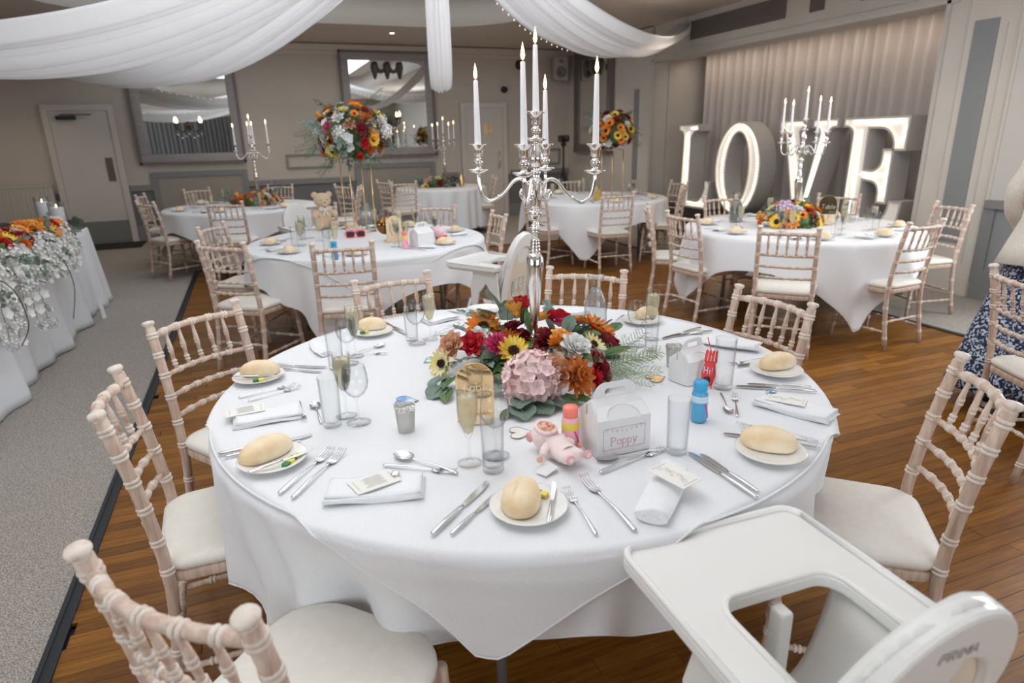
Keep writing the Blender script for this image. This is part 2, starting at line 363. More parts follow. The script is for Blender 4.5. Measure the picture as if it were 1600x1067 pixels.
o = solo('curtain', curtain('curtain', (5.9, BY_+.2), (-4.4, BY_+.2), 0, 2.5, mat('dark_grey_curtain', (.16, .16, .165), .9), 90, .05, 9), 'dark curtain on the back wall, seen only in the mirrors', 'curtain')
# doors in the far wall
def door(n, x0, x1, ztop, hl, closer, plate):
    d = struct('door_%d' % n, boxm('door', ((x0+x1)/2, FARY-.03, ztop/2), (x1-x0-.12, .05, ztop-.08), DOORM))
    b = B(); b.box((x0+.03, FARY-.045, ztop/2), (.085, .09, ztop)).box((x1-.03, FARY-.045, ztop/2), (.085, .09, ztop)).box(((x0+x1)/2, FARY-.045, ztop-.02), (x1-x0+.02, .088, .085))
    struct('door_frame', b.mesh('door_frame', DOORM), parent=d)
    if hl == 'push':
        struct('push_plate', boxm('push_plate', (x1-.19, FARY-.062, 1.16), (.10, .012, .36), mat('bronze_plate', (.16, .12, .09), .4, .5)), parent=d)
        struct('kick_plate', boxm('kick_plate', ((x0+x1)/2, FARY-.060, .20), (x1-x0-.14, .012, .32), mat('kick_grey', (.22, .22, .21), .5)), parent=d)
    else:
        b = B(); b.tube([(x1-.16, FARY-.06, .95), (x1-.16, FARY-.11, .97), (x1-.16, FARY-.11, 1.23), (x1-.16, FARY-.06, 1.25)], .012); struct('door_handle', b.mesh('handle', GOLD), parent=d)
    if closer:
        b = B(); b.box((x0+.30, FARY-.10, ztop-.17), (.26, .07, .06)).box((x0+.44, FARY-.12, ztop-.125), (.42, .03, .014)).mesh('closer', BLACKP)
        struct('door_closer', b.mesh('closer', BLACKP), parent=d)
    if plate:
        b = B()
        for dx, dz in ((-.05, .06), (.05, .06), (-.05, -.04), (.05, -.04)): b.box(((x0+x1)/2+.08+dx, FARY-.062, 1.66+dz), (.075, .01, .085))
        struct('sign', b.mesh('sign', GOLD), parent=d)
door(1, -2.80, -1.86, 2.11, 'push', True, False)
door(2, 3.82, 4.72, 2.12, 'bar', False, True)
# radiator far left
rad = thing('radiator', 'white ribbed panel radiator on the far wall left of the door', 'radiator', (-3.75, FARY-.1, 0))
b = B(); b.box((0, 0, .55), (1.75, .06, .78))
for i in range(34): b.box((-.84+i*.0509, -.035, .55), (.028, .02, .74))
obj('panel', b.mesh('radiator_panel', mat('radiator_enamel', (.60, .56, .50), .4)), rad); obj('top_grille', boxm('g', (0, 0, .95), (1.77, .10, .025), mat('radiator_enamel', (.4, .37, .33))), rad)
obj('valve', B().tube([(.82, 0, .12), (.82, 0, 0.0)], .012).tube([(.82, -.03, .13), (.82, .03, .13)], .022).mesh('valve', CHINA), rad)
# door mat
solo('doormat', boxm('doormat', (-2.25, 11.72, .008), (1.05, .7, .012), mat('black_mat', (.012, .012, .012), .95, noise=((200, 200, 200), (.03, .03, .03), .3, .7, .6))), 'black door mat on the carpet in front of the left door', 'doormat')
# mirrors
FR = mat('grey_frame_wood', (.30, .28, .28), .5, noise=((3, 60, 60), (.38, .36, .36), .3, .7, .2)); FR2 = mat('dark_frame_wood', (.16, .15, .15), .5)
CARV = mat('carved_bronze', (.11, .085, .07), .5)
def mirror(label, x0, x1, z0, z1, M, carve, sconce, fr=FR):
    t = thing('wall_mirror', label, 'mirror', (0, 0, 0)); t.matrix_world = M
    W = .16; b = B()
    for (c, d) in ((((x0+x1)/2, 0, z1-W/2), (x1-x0, .06, W)), (((x0+x1)/2, 0, z0+W/2), (x1-x0, .06, W)), ((x0+W/2, 0, (z0+z1)/2), (W, .06, z1-z0-2*W)), ((x1-W/2, 0, (z0+z1)/2), (W, .06, z1-z0-2*W))): b.box(c, d, bev=.012)
    for (c, d) in ((((x0+x1)/2, -.03, z1-.02), (x1-x0, .05, .035)), (((x0+x1)/2, -.03, z0+.02), (x1-x0, .05, .035)), ((x0+.018, -.03, (z0+z1)/2), (.035, .05, z1-z0)), ((x1-.018, -.03, (z0+z1)/2), (.035, .05, z1-z0))): b.box(c, d, mi=1)
    obj('frame', b.mesh('mirror_frame', fr, FR2), t); obj('glass', boxm('mirror_glass', ((x0+x1)/2, .0, (z0+z1)/2), (x1-x0-2*W+.02, .02, z1-z0-2*W+.02), MIRROR), t)
    if carve:
        b = B(); cx = (x0+x1)/2; zt = z1-W-.03
        for k in (-1, 0, 1):
            b.tube([(cx+k*.22, -.03, zt), (cx+k*.22, -.05, zt-.08), (cx+k*.22, -.05, zt-.16), (cx+k*.22, -.04, zt-.27)], [.05, .065, .045, .015], 8)
        for k in (-1, 1): b.tube([(cx+k*.22*q, -.045, zt-.05-.10*math.sin(PI*q)) for q in [i/8 for i in range(9)]], .03, 6)
        obj('carved_swag', b.mesh('carved_swag', CARV), t)
    return t
mirror('large grey framed wall mirror beside the left door, half hidden by a drape', -1.62, -.02, 1.21, 2.87, T(0, FARY-.06, 0), False, True)
mirror('large grey framed wall mirror with carved swag behind the tall flower ball', 1.66, 3.32, 1.22, 3.0, T(0, FARY-.06, 0), True, True)
mirror('narrow-looking dark framed mirror in the far right corner behind the smaller flower ball', -.68, .68, 1.2, 3.0, T(RX_-.06, 11.07, 0)@RZ(-PI/2), True, False, FR2)
def sconce(x, z, label):
    t = thing('wall_sconce', label, 'sconce', (x, FARY-.085, z))
    b = B(); b.lathe([(.0, -.012), (.05, -.01), (.07, 0), (.045, .014), (0, .02)], 14, M=RX(PI/2)@T(0, 0, .02)); b.lathe([(0, -.01), (.03, .0), (0, .03)], 10, M=RX(PI/2)@T(0, 0, .045)); obj('backplate', b.mesh('backplate', CARV), t)
    for s in (-1, 1):
        b = B(); b.tube(cr([(s*.03, -.05, -.02), (s*.09, -.09, -.09), (s*.17, -.11, -.05), (s*.18, -.11, .0)], 5), .009, 6); b.lathe([(0, -.005), (.04, 0), (.022, .012), (.016, .03), (.03, .04)], 10, M=T(s*.18, -.11, .0))
        a = obj('arm', b.mesh('sconce_arm', CARV), t)
        obj('bulb', B().lathe([(.0, 0), (.015, .005), (.021, .03), (.013, .065), (.0, .095)], 10, M=T(s*.18, -.11, .05)).mesh('bulb', mat('warm_bulb', (1, .8, .5), .4, emit=(1, .78, .45), es=9)), a)
    b = B()
    for k in range(7): b.lathe([(0, -.03), (.010, -.01), (0, .012)], 5, M=T((k-3)*.06, -.09, -.12-.03*((k*2) % 3)))
    obj('crystal_drops', b.mesh('crystal', SILVER), t)
sconce(-.82, 1.80, 'two-arm wall light glowing on the mirror beside the left door'); sconce(2.45, 1.86, 'two-arm wall light on the middle mirror right of the flower ball')
# speaker, sensor, cctv dome, camera tripod
t = thing('wall_speaker', 'pale box loudspeaker high in the far right corner', 'speaker', (5.78, FARY-.26, 2.55), -.25)
obj('cabinet', boxm('cab', (0, 0, 0.19), (.28, .24, .42), mat('cream_speaker', (.42, .40, .36), .5), .02), t); obj('woofer', B().lathe([(0, -.02), (.05, 0), (.10, .006), (.105, .0)], 20, M=T(0, -.125, .12)@RX(PI/2)).mesh('w', mat('speaker_grille', (.20, .19, .17), .7)), t)
obj('tweeter', B().lathe([(0, .0), (.035, .006), (.04, 0)], 14, M=T(0, -.122, .31)@RX(PI/2)).mesh('w', MATS['speaker_grille']), t); obj('bracket', boxm('br', (0, .17, .19), (.08, .12, .12), BLACKP), t)
solo('smoke_detector', B().lathe([(0, -.05), (.05, -.04), (.09, -.02), (.09, 0)], 16, M=RX(PI/2)).mesh('sd', mat('maroon', (.06, .02, .015), .5)), 'small dark round alarm bell on the far wall under the ceiling', 'alarm', (5.05, FARY-.01, 2.82))
solo('security_camera', B().lathe([(0, .09), (.045, .08), (.06, .03), (.065, 0)], 16, M=RX(PI/2)).mesh('sc', BLACKP), 'small black dome camera on the far wall above the right door', 'camera', (4.72, FARY-.0, 2.38))
t = thing('camera_tripod', 'black video camera on a tall black tripod by the far wall', 'tripod', (5.45, 11.1, 0))
for k in range(3):
    q = k*2*PI/3+.4; obj('leg', B().tube([(0, 0, .95), (.16*math.cos(q), .16*math.sin(q), .45), (.30*math.cos(q), .30*math.sin(q), 0.01)], [.022, .018, .014], 7).mesh('leg', BLACKP), t)
obj('centre_column', B().tube([(0, 0, .75), (0, 0, 1.36)], .018, 8).mesh('col', BLACKP), t); h = obj('camera_body', boxm('cb', (0, 0, 1.47), (.19, .11, .12), BLACKP, .015), t)
obj('lens', B().tube([(.0, -.05, 1.47), (0, -.17, 1.47)], .04, 12).mesh('lens', BLACKP), h); obj('tripod_head', B().lathe([(.03, 1.33), (.05, 1.36), (.05, 1.39), (.02, 1.42)], 12).mesh('th', BLACKP), t)
# ceiling spots
for i, (x, yy) in enumerate(((2.35, 10.85), (4.35, 9.9), (5.2, 10.75), (.1, 10.9), (4.9, 7.2), (4.9, 3.9), (-3.0, 10.9))):  # the last one is added to brighten the wall by the left door
    t = thing('ceiling_spotlight', 'small round recessed spotlight in the lower ceiling '+('above the tall flower ball', 'left of the highest candle flame', 'right of the highest candle flame', 'hidden by the left swag', 'beside the beam over the letters', 'near the beam, out of frame', 'over the left door')[i], 'spotlight', (x, yy, 3.1), 0, 'recessed ceiling spotlights')
    obj('bezel', B().lathe([(.035, -.001), (.055, -.006), (.06, 0.0)], 16, close=True).mesh('bz', CHINA), t); obj('lamp', B().lathe([(0, -.004), (.034, -.003)], 14, close=True).mesh('lp', mat('spot_lamp', (1, .9, .7), .5, emit=(1, .82, .6), es=12)), t)
    l = bpy.data.lights.new('spot', 'SPOT'); l.energy = 30; l.color = (1, .80, .60); l.spot_size = 1.9; l.spot_blend = .8; l.shadow_soft_size = .05
    lo = bpy.data.objects.new('spot_light', l); COL.objects.link(lo); lo.location = (x, yy, 3.07)
# fabric swags
def swag(name, p0, p1, sag, wid, depth, label, n=9, seed=0, bunch=.16, skew=0.0, lights=False, peak=.5):
    p0 = Vector(p0); p1 = Vector(p1); d = (p1-p0); h = Vector((d.x, d.y, 0)).normalized(); side = Vector((-h.y, h.x, 0))
    def fn(u, v):
        s = v*2-1; t = u
        e = math.sin(PI*t)**.75; wv = bunch+(wid-bunch)*e
        c = p0+d*t; z = -sag*4*t*(1-t)*(1+skew*s)
        z += depth*e*(s*s-1)*.5
        f = math.sin(s*n*2.2+2.2*math.sin(s*3+seed)+seed)*.5+.5*math.sin(s*n*4.1+seed*2+t*1.3)
        z += .07*f*(.35+.65*e)*min(1, wid)
        q = c+side*(s*wv/2+.012*f); return (q.x, q.y, q.z+z)
    b = B(); b.grid(60, 110, fn); me = b.mesh(name, DRAPE)
    o = solo(name, me, label, 'drape'); md = o.modifiers.new('s', 'SOLIDIFY'); md.thickness = .004
    if lights:
        fb = B(); rq = random.Random(seed)
        for i in range(46):
            t = (i+.5)/46; x, y2, z = fn(t, .0 if lights == 1 else 1.0); z -= .01+.015*rq.random()
            fb.lathe([(0, -.012), (.0035, 0), (0, .008)], 4, M=T(x, y2, z))
        obj('fairy_lights', fb.mesh('fairy', mat('fairy_bulb', (1, .9, .7), .5, emit=(1, .85, .6), es=3.0)), o, kind='stuff')
    return o

# ---- draped swags meeting at one point of the ceiling
HUB = (1.6, 5.6, 3.40)
swag('ceiling_drape', HUB, (-4.55, 7.3, 3.0), .95, 1.7, .28, 'widest white voile swag, sweeping across the upper left of the ceiling', 9, 1, lights=1)
swag('ceiling_drape', HUB, (-3.0, 12.1, 3.02), .84, 1.05, .25, 'white voile swag with fairy lights hanging before the mirror by the left door', 8, 2, lights=1)
swag('ceiling_drape', HUB, (3.45, 12.1, 3.02), 1.0, .30, .12, 'narrow white voile swag seen end-on above the tall candelabra', 4, 3)
swag('ceiling_drape', HUB, (6.02, 8.35, 2.98), .62, .95, .22, 'white voile swag tied to the beam above the lit letters', 8, 4, lights=2)
swag('ceiling_drape', HUB, (-4.55, .6, 3.0), .9, 1.5, .25, 'white voile swag overhead towards the left windows, seen only in the mirrors', 8, 5)
swag('ceiling_drape', HUB, (1.2, -4.3, 3.0), .75, 1.5, .25, 'white voile swag overhead towards the back wall, seen only in the mirrors', 8, 6)
solo('drape_tieback', B().lathe([(0, -.13), (.07, -.11), (.10, -.03), (.07, .04), (.03, .06), (.05, .10), (0, .12)], 12).mesh('tie', DRAPE), 'gathered white knot of fabric where the swag meets the beam', 'drape tie', (6.02, 8.38, 2.93))

# ================================================================ LETTERS
LETTER_SIDE = mat('letter_side_paint', (.58, .56, .53), .55); LETTER_FACE = mat('letter_face_white', (.90, .87, .82), .6, emit=(1, .90, .76), es=.12)  # faces given a faint glow of their own, standing in for bulb light
BULB = mat('letter_bulb', (1, .9, .75), .4, emit=(1, .88, .70), es=4.5)
def arc(cx, cy, rx, ry, a0, a1, n=8): return [(cx+rx*math.cos(math.radians(a0+(a1-a0)*k/n)), cy+ry*math.sin(math.radians(a0+(a1-a0)*k/n))) for k in range(n+1)]
H_ = 1.20
Lp = [(0, 0), (.80, 0), (.84, .40), (.72, .40)]+arc(.50, .40, .22, .30, 0, -90, 6)+[(.33, .12), (.33, 1.02)]+arc(.45, 1.02, .10, .08, 180, 90, 4)+[(.49, 1.10), (.49, H_), (0, H_), (0, 1.10)]+arc(.04, 1.02, .09, .08, 90, 0, 4)+[(.13, .18)]+arc(.04, .18, .09, .08, 0, -90, 4)
Ep = [(0, 0), (.80, 0), (.84, .40), (.70, .40)]+arc(.50, .40, .20, .28, 0, -90, 6)+[(.33, .12), (.33, .56)]+arc(.40, .56-.14, .12, .14, 90, 0, 5)+[(.52, .30), (.66, .30), (.66, .90), (.52, .90)]+arc(.40, .80, .12, .13, 0, -90, 5)+[(.33, .67), (.33, 1.08)]+arc(.46, .86, .20, .22, 90, 0, 6)+[(.66, .97-.02), (.80, .95), (.79, H_), (0, H_), (0, 1.10)]+arc(.04, 1.02, .09, .08, 90, 0, 4)+[(.13, .18)]+arc(.04, .18, .09, .08, 0, -90, 4)
# simpler, clean E outline
Ep = [(0, 0), (.80, 0), (.84, .36), (.68, .36)]+arc(.50, .34, .18, .22, 0, -90, 6)+[(.34, .12), (.34, .55)]+arc(.42, .43, .11, .11, 90, 0, 5)+[(.53, .32), (.66, .32), (.66, .88), (.53, .88)]+arc(.42, .77, .11, .11, 0, -90, 5)+[(.34, .67), (.34, 1.08)]+arc(.47, .90, .17, .18, 90, 0, 6)+[(.64, .86), (.79, .86), (.80, H_), (0, H_), (0, 1.10)]+arc(.04, 1.02, .09, .08, 90, 0, 4)+[(.13, .18)]+arc(.04, .18, .09, .08, 0, -90, 4)
Vp = [(.36, 0), (.50, 0), (.76, 1.03)]+arc(.84, 1.02, .08, .08, 180, 90, 4)+[(.88, 1.10), (.88, H_), (.52, H_), (.52, 1.10)]+arc(.57, 1.03, .06, .07, 90, 0, 4)+[(.49, .34), (.33, 1.03)]+arc(.39, 1.03, .06, .07, 180, 90, 4)+[(.42, 1.10), (.42, H_), (0, H_), (0, 1.10)]+arc(.02, 1.02, .09, .08, 90, 20, 4)
Oo = arc(.44, .60, .45, .61, 0, 360, 44)[:-1]; Oi = arc(.44, .60, .22, .47, 0, 360, 36)[:-1]
def ln(a, b, n): return [(a[0]+(b[0]-a[0])*k/n, a[1]+(b[1]-a[1])*k/n) for k in range(n+1)]
bulbsL = ln((.20, .14), (.20, 1.08), 34)+ln((.27, 1.14), (.42, 1.14), 4)+ln((.28, .07), (.72, .07), 12)
bulbsE = ln((.20, .14), (.20, 1.06), 34)+ln((.10, 1.15), (.70, 1.15), 20)+ln((.72, 1.10), (.70, .94), 6)+ln((.28, .61), (.52, .61), 8)+ln((.58, .40), (.58, .80), 12)+ln((.28, .07), (.72, .07), 12)
bulbsV = ln((.16, 1.10), (.42, .10), 34)+ln((.46, .12), (.70, 1.10), 34)+ln((.10, 1.15), (.34, 1.15), 6)+ln((.60, 1.15), (.80, 1.15), 5)
bulbsO = [(.44+.345*math.cos(q), .60+.545*math.sin(q)) for q in [2*PI*k/84 for k in range(84)]]
def offset(poly, d):
    n = len(poly); out = []
    A = sum(poly[i][0]*poly[(i+1) % n][1]-poly[(i+1) % n][0]*poly[i][1] for i in range(n))
    sg = 1 if A > 0 else -1
    for i in range(n):
        p0, p1, p2 = Vector(poly[i-1]), Vector(poly[i]), Vector(poly[(i+1) % n])
        e1 = (p1-p0); e2 = (p2-p1)
        if e1.length < 1e-6 or e2.length < 1e-6: out.append(tuple(p1)); continue
        e1.normalize(); e2.normalize(); n1 = Vector((-e1.y, e1.x))*sg; n2 = Vector((-e2.y, e2.x))*sg
        m = (n1+n2); m = m/max(.35, m.length_squared)*2 if m.length > 0 else n1
        out.append((p1.x+m.x*d, p1.y+m.y*d))
    return out
def letter(ch, poly, hole, bulbs, y0, sx, label):
    D = .27
    t = thing('light_up_letter', label, 'letter', (RX_+.06, y0, .44), 0, 'light-up letters on the stage')
    # local (u, v, w): u right along the row (towards -Y), v up, w depth into +X
    M = Matrix(((0, 0, 1, 0), (-sx, 0, 0, 0), (0, 1, 0, 0), (0, 0, 0, 1)))
    b = B(); loops = [(poly, 1)]+([(hole, -1)] if hole else [])
    for lp, s in loops:
        inn = offset(lp, .022*s); n = len(lp)
        vs = [(x, y, D) for x, y in lp]+[(x, y, 0) for x, y in lp]+[(x, y, 0) for x, y in inn]+[(x, y, .055) for x, y in inn]
        fs = []
        for k in range(3): b.add(vs, [(k*n+i, k*n+(i+1) % n, (k+1)*n+(i+1) % n, (k+1)*n+i) for i in range(n)], 1 if k == 2 else 0, M, False)
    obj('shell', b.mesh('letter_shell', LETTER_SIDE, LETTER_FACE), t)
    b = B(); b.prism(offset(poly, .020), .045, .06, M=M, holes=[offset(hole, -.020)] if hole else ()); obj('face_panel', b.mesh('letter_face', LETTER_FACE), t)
    b = B(); b.prism(poly, D-.005, D, M=M, holes=[hole] if hole else ()); obj('back_panel', b.mesh('letter_back', LETTER_SIDE), t)
    b = B()
    for u, v in bulbs: b.lathe([(0, -.011), (.009, -.004), (.009, .004), (0, .011)], 6, M=M@T(u, v, .03))
    obj('bulbs', b.mesh('letter_bulbs', BULB), t, kind='stuff')
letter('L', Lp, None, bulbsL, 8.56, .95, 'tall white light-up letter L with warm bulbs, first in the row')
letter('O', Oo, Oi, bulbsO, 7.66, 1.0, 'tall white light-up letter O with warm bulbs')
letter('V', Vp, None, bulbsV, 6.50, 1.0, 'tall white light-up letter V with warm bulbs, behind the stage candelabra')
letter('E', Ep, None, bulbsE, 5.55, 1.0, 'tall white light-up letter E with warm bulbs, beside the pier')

# ================================================================ CHAIRS (whitewashed spindle chairs)
def turned(b, path, r0, r1, rings, seg=10, ringmi=1, cap=None):
    """tube along path, radius r0..r1, pairs of raised rings at fractions"""
    P = cr(path, 8); n = len(P); Ls = [0]
    for i in range(1, n): Ls.append(Ls[-1]+(P[i]-P[i-1]).length)
    Lt = Ls[-1]
    def at(s):
        s = max(0, min(Lt, s))
        for i in range(1, n):
            if Ls[i] >= s: return P[i-1].lerp(P[i], (s-Ls[i-1])/max(1e-9, Ls[i]-Ls[i-1]))
        return P[-1]
    m = 9 if n > 10 else 5
    b.tube([at(Lt*k/m) for k in range(m+1)], [r0+(r1-r0)*k/m for k in range(m+1)], seg)
    for q in rings:
        for dd in (-.006, .006):
            s = q*Lt+dd; r = (r0+(r1-r0)*q); b.tube([at(s-.005), at(s-.0028), at(s+.0028), at(s+.005)], [r+.0002, r+.0032, r+.0032, r+.0002], seg, mi=ringmi, cap=False)
    return b
def chair_proto():
    out = []
    for s in (-1, 1):
        b = B(); turned(b, [(s*.195, -.235, 0), (s*.188, -.195, .25), (s*.185, -.185, .45), (s*.183, -.215, .70), (s*.182, -.255, .895)], .0155, .0165, (.10, .22, .34, .50, .60, .71, .80, .885, .965))
        b.lathe([(.013, -.012), (.0145, 0), (.012, .004), (.020, .012), (.0215, .018), (.018, .024), (0, .027)], 12, mi=1, M=T(s*.182, -.256, .893)@RX(.20))
        out.append(('leg', b.mesh('chair_rear_post', LIMED, LIMEW), None))
        b = B(); turned(b, [(s*.205, .205, 0), (s*.196, .192, .2), (s*.188, .180, .43)], .0115, .017, (.22, .40, .62, .85)); out.append(('leg', b.mesh('chair_front_leg', LIMED, LIMEW), None))
    def rail(z, y0, bow, r, rings, x=.178, zz=.006):
        b = B(); turned(b, [(-x, y0, z), (-x*.5, y0-bow*.75, z+zz*.75), (0, y0-bow, z+zz), (x*.5, y0-bow*.75, z+zz*.75), (x, y0, z)], r, r, rings, 8); return b.mesh('chair_rail', LIMED, LIMEW)
    out.append(('top_rail', rail(.862, -.249, .038, .0125, (.14, .31, .5, .69, .86)), None))
    for z, y in ((.715, -.219), (.635, -.207), (.558, -.197)): out.append(('back_rail', rail(z, y, .036, .0092, (.2, .36, .5, .64, .8), zz=.002), None))
    sp = None
    for k in range(5):
        x = (k-2)*.060; bw = .036*(1-(x/.178)**2)
        b = B(); turned(b, [(x, -.249-bw, .86), (x, -.236-bw, .79), (x, -.219-bw, .716)], .0062, .0075, (.45, .80), 8); b.tube([(x, -.245-bw, .842), (x, -.236-bw, .795), (x, -.228-bw, .757)], [.006, .0098, .006], 8)
        out.append(('spindle', b.mesh('chair_spindle', LIMED, LIMEW), None))
    # seat frame and pad
    def ol(a, n=6):  # trapezoid with rounded corners, front wider
        pts = []
        for cx, cy, q, r in ((.085+a, .095+a, 0, .115), (-.085-a, .095+a, 90, .115), (-.115-a, -.125-a, 180, .07), (.115+a, -.125-a, 270, .07)):
            for k in range(n+1): an = math.radians(q+90*k/n); pts.append((cx+r*math.cos(an), cy+r*math.sin(an)))
        return pts
    out.append(('seat_frame', B().prism(ol(.008), .405, .437, bev=.006, smooth=True).mesh('chair_seat_frame', LIMED), None))
    rings = [(-.004, .437), (.006, .441), (.012, .452), (.010, .464), (-.002, .473), (-.03, .479), (-.08, .482)]; b = B(); n = len(ol(0)); vs = []
    for a, z in rings:
        k = 1+a/.19; vs += [(x*k, y*k, z) for x, y in ol(0)]
    vs.append((0, 0, .484)); fs = []
    for j in range(len(rings)-1): fs += [(j*n+i, j*n+(i+1) % n, (j+1)*n+(i+1) % n, (j+1)*n+i) for i in range(n)]
    fs += [((len(rings)-1)*n+i, (len(rings)-1)*n+(i+1) % n, len(rings)*n) for i in range(n)]; fs.append(tuple(range(n))[::-1])
    out.append(('seat_pad', b.add(vs, fs).mesh('chair_seat_pad', PAD), None))
    b = B()
    out.append(('stretcher', turned(B(), [(-.195, .187, .16), (.195, .187, .16)], .009, .009, (.2, .5, .8), 8).mesh('s', LIMED, LIMEW), None)); out.append(('stretcher', turned(B(), [(-.187, -.195, .20), (.187, -.195, .20)], .009, .009, (.2, .5, .8), 8).mesh('s', LIMED, LIMEW), None))
    for s in (-1, 1): out.append(('stretcher', turned(B(), [(s*.190, -.198, .13), (s*.200, .195, .13)], .009, .009, (.2, .5, .8), 8).mesh('s', LIMED, LIMEW), None))
    return out
CHAIR = chair_proto()
def chair(xm, ym, ang, label, group=None):
    """xm, ym: middle of the back's top; ang: world angle (deg) the sitter looks"""
    a = math.radians(ang)-PI/2; off = Vector((0, .256, 0)); off.rotate(Matrix.Rotation(a, 3, 'Z'))
    t = thing('spindle_chair', label, 'chair', (xm+off.x, ym+off.y, 0), a, group); spawn(CHAIR, t); return t
for c in [
 (-.206, .93, 43, 'whitewashed spindle chair closest to the lens, its back filling the bottom left corner', 'chairs at the front round table'),
 (-.421, 1.846, 3, 'spindle chair seen from its side between two others along the carpet edge', 'chairs at the front round table'),
 (-.267, 2.644, -51, 'spindle chair overlapping the carpet edge, a roll plate on the front table before it', 'chairs at the front round table'),
 (.552, 2.937, -78, 'whitewashed spindle chair tucked under the far left of the front table', 'chairs at the front round table'),
 (1.431, 2.666, -132, 'whitewashed spindle chair behind the water carafe of the front table', 'chairs at the front round table'),
 (1.839, 1.885, 184, 'whitewashed spindle chair behind the tall tumbler at the right of the front table', 'chairs at the front round table'),
 (1.668, .97, 140, 'whitewashed spindle chair with its cream seat fully clear, between highchair and bare floor', 'chairs at the front round table'),
 (3.045, 1.71, -25, 'whitewashed spindle chair cut by the right picture edge, in front of the standing woman', None),
 (.479, 4.121, 81, 'spindle chair with its back to the lens before the teddy bear table', 'chairs at the middle round table'),
 (-.24, 4.546, 51, 'whitewashed spindle chair standing on the wood edge at the second table, seat wholly visible', 'chairs at the middle round table'),
 (-.34, 5.60, -28, 'whitewashed spindle chair seen almost edge-on behind the chair at the carpet edge', 'chairs at the middle round table'),
 (.60, 6.95, -105, 'whitewashed spindle chair behind the teddy bear at the second table', 'chairs at the middle round table'),
 (1.628, 6.081, -124, 'whitewashed spindle chair behind the white lunch box on the second table', 'chairs at the middle round table'),
 (1.92, 5.15, 178, 'whitewashed spindle chair seen edge-on above the farther highchair', 'chairs at the middle round table'),
 (1.235, 9.823, 30, 'whitewashed spindle chair seen through the gold legs of the tall flower stand', None),
 (1.40, 9.30, 165, 'whitewashed spindle chair side-on, right of the gold flower stand legs', None),
 (1.93, 10.35, 20, 'whitewashed spindle chair side-on at the left of the small far buffet table', 'chairs at the far middle table'),
 (2.14, 9.80, 90, 'whitewashed spindle chair with its back to the lens at the small far table', 'chairs at the far middle table'),
 (3.75, 10.2, 170, 'whitewashed spindle chair by the far right door, facing the small far table', 'chairs at the far middle table'),
 (3.734, 6.229, 84, 'spindle chair with its back to the lens at the table under the smaller flower ball', 'chairs at the table under the smaller flower ball'),
 (4.85, 6.60, 140, 'whitewashed spindle chair right of the small flower ball table, seat towards it', 'chairs at the table under the smaller flower ball'),
 (5.30, 7.30, 180, 'whitewashed spindle chair in front of the letter L', 'chairs at the table under the smaller flower ball'),
 (3.05, 7.0, 20, 'whitewashed spindle chair edge-on right behind the tall silver candelabra', 'chairs at the table under the smaller flower ball'),
 (4.35, 8.60, -100, 'whitewashed spindle chair behind the table of the smaller flower ball', 'chairs at the table under the smaller flower ball'),
 (3.30, 4.98, -35, 'whitewashed spindle chair seen edge-on left of the table by the letters', 'chairs at the table by the letters'),
 (3.175, 4.312, 4, 'whitewashed spindle chair at the left side of the table by the letters', 'chairs at the table by the letters'),
 (3.271, 3.274, 43, 'whitewashed spindle chair with its back to the lens at the table by the letters', 'chairs at the table by the letters'),
 (4.257, 3.047, 94, 'whitewashed spindle chair at the right front of the table by the letters', 'chairs at the table by the letters'),
 (5.45, 3.69, 168, 'whitewashed spindle chair standing against the grey-striped pier', 'chairs at the table by the letters'),
 (5.40, 4.809, -142, 'whitewashed spindle chair in front of the letter E', 'chairs at the table by the letters'),
 (4.355, 5.30, -95, 'whitewashed spindle chair in front of the letter O', 'chairs at the table by the letters'),
 (-1.369, 9.70, -8, 'whitewashed spindle chair farther of the two overlapping chairs by the left door', 'chairs at the far left table'),
 (-1.15, 8.40, 35, 'whitewashed spindle chair nearer of the two overlapping chairs on the carpet by the left door', 'chairs at the far left table'),
 (-.301, 7.747, 75, 'whitewashed spindle chair with its back to the lens at the far left table', 'chairs at the far left table'),
 (-.745, 10.40, -60, 'whitewashed spindle chair behind the far left table, below the left mirror', 'chairs at the far left table'),
 (.396, 10.45, -112, 'whitewashed spindle chair behind the far left table near its candelabra', 'chairs at the far left table'),
]: chair(*c)

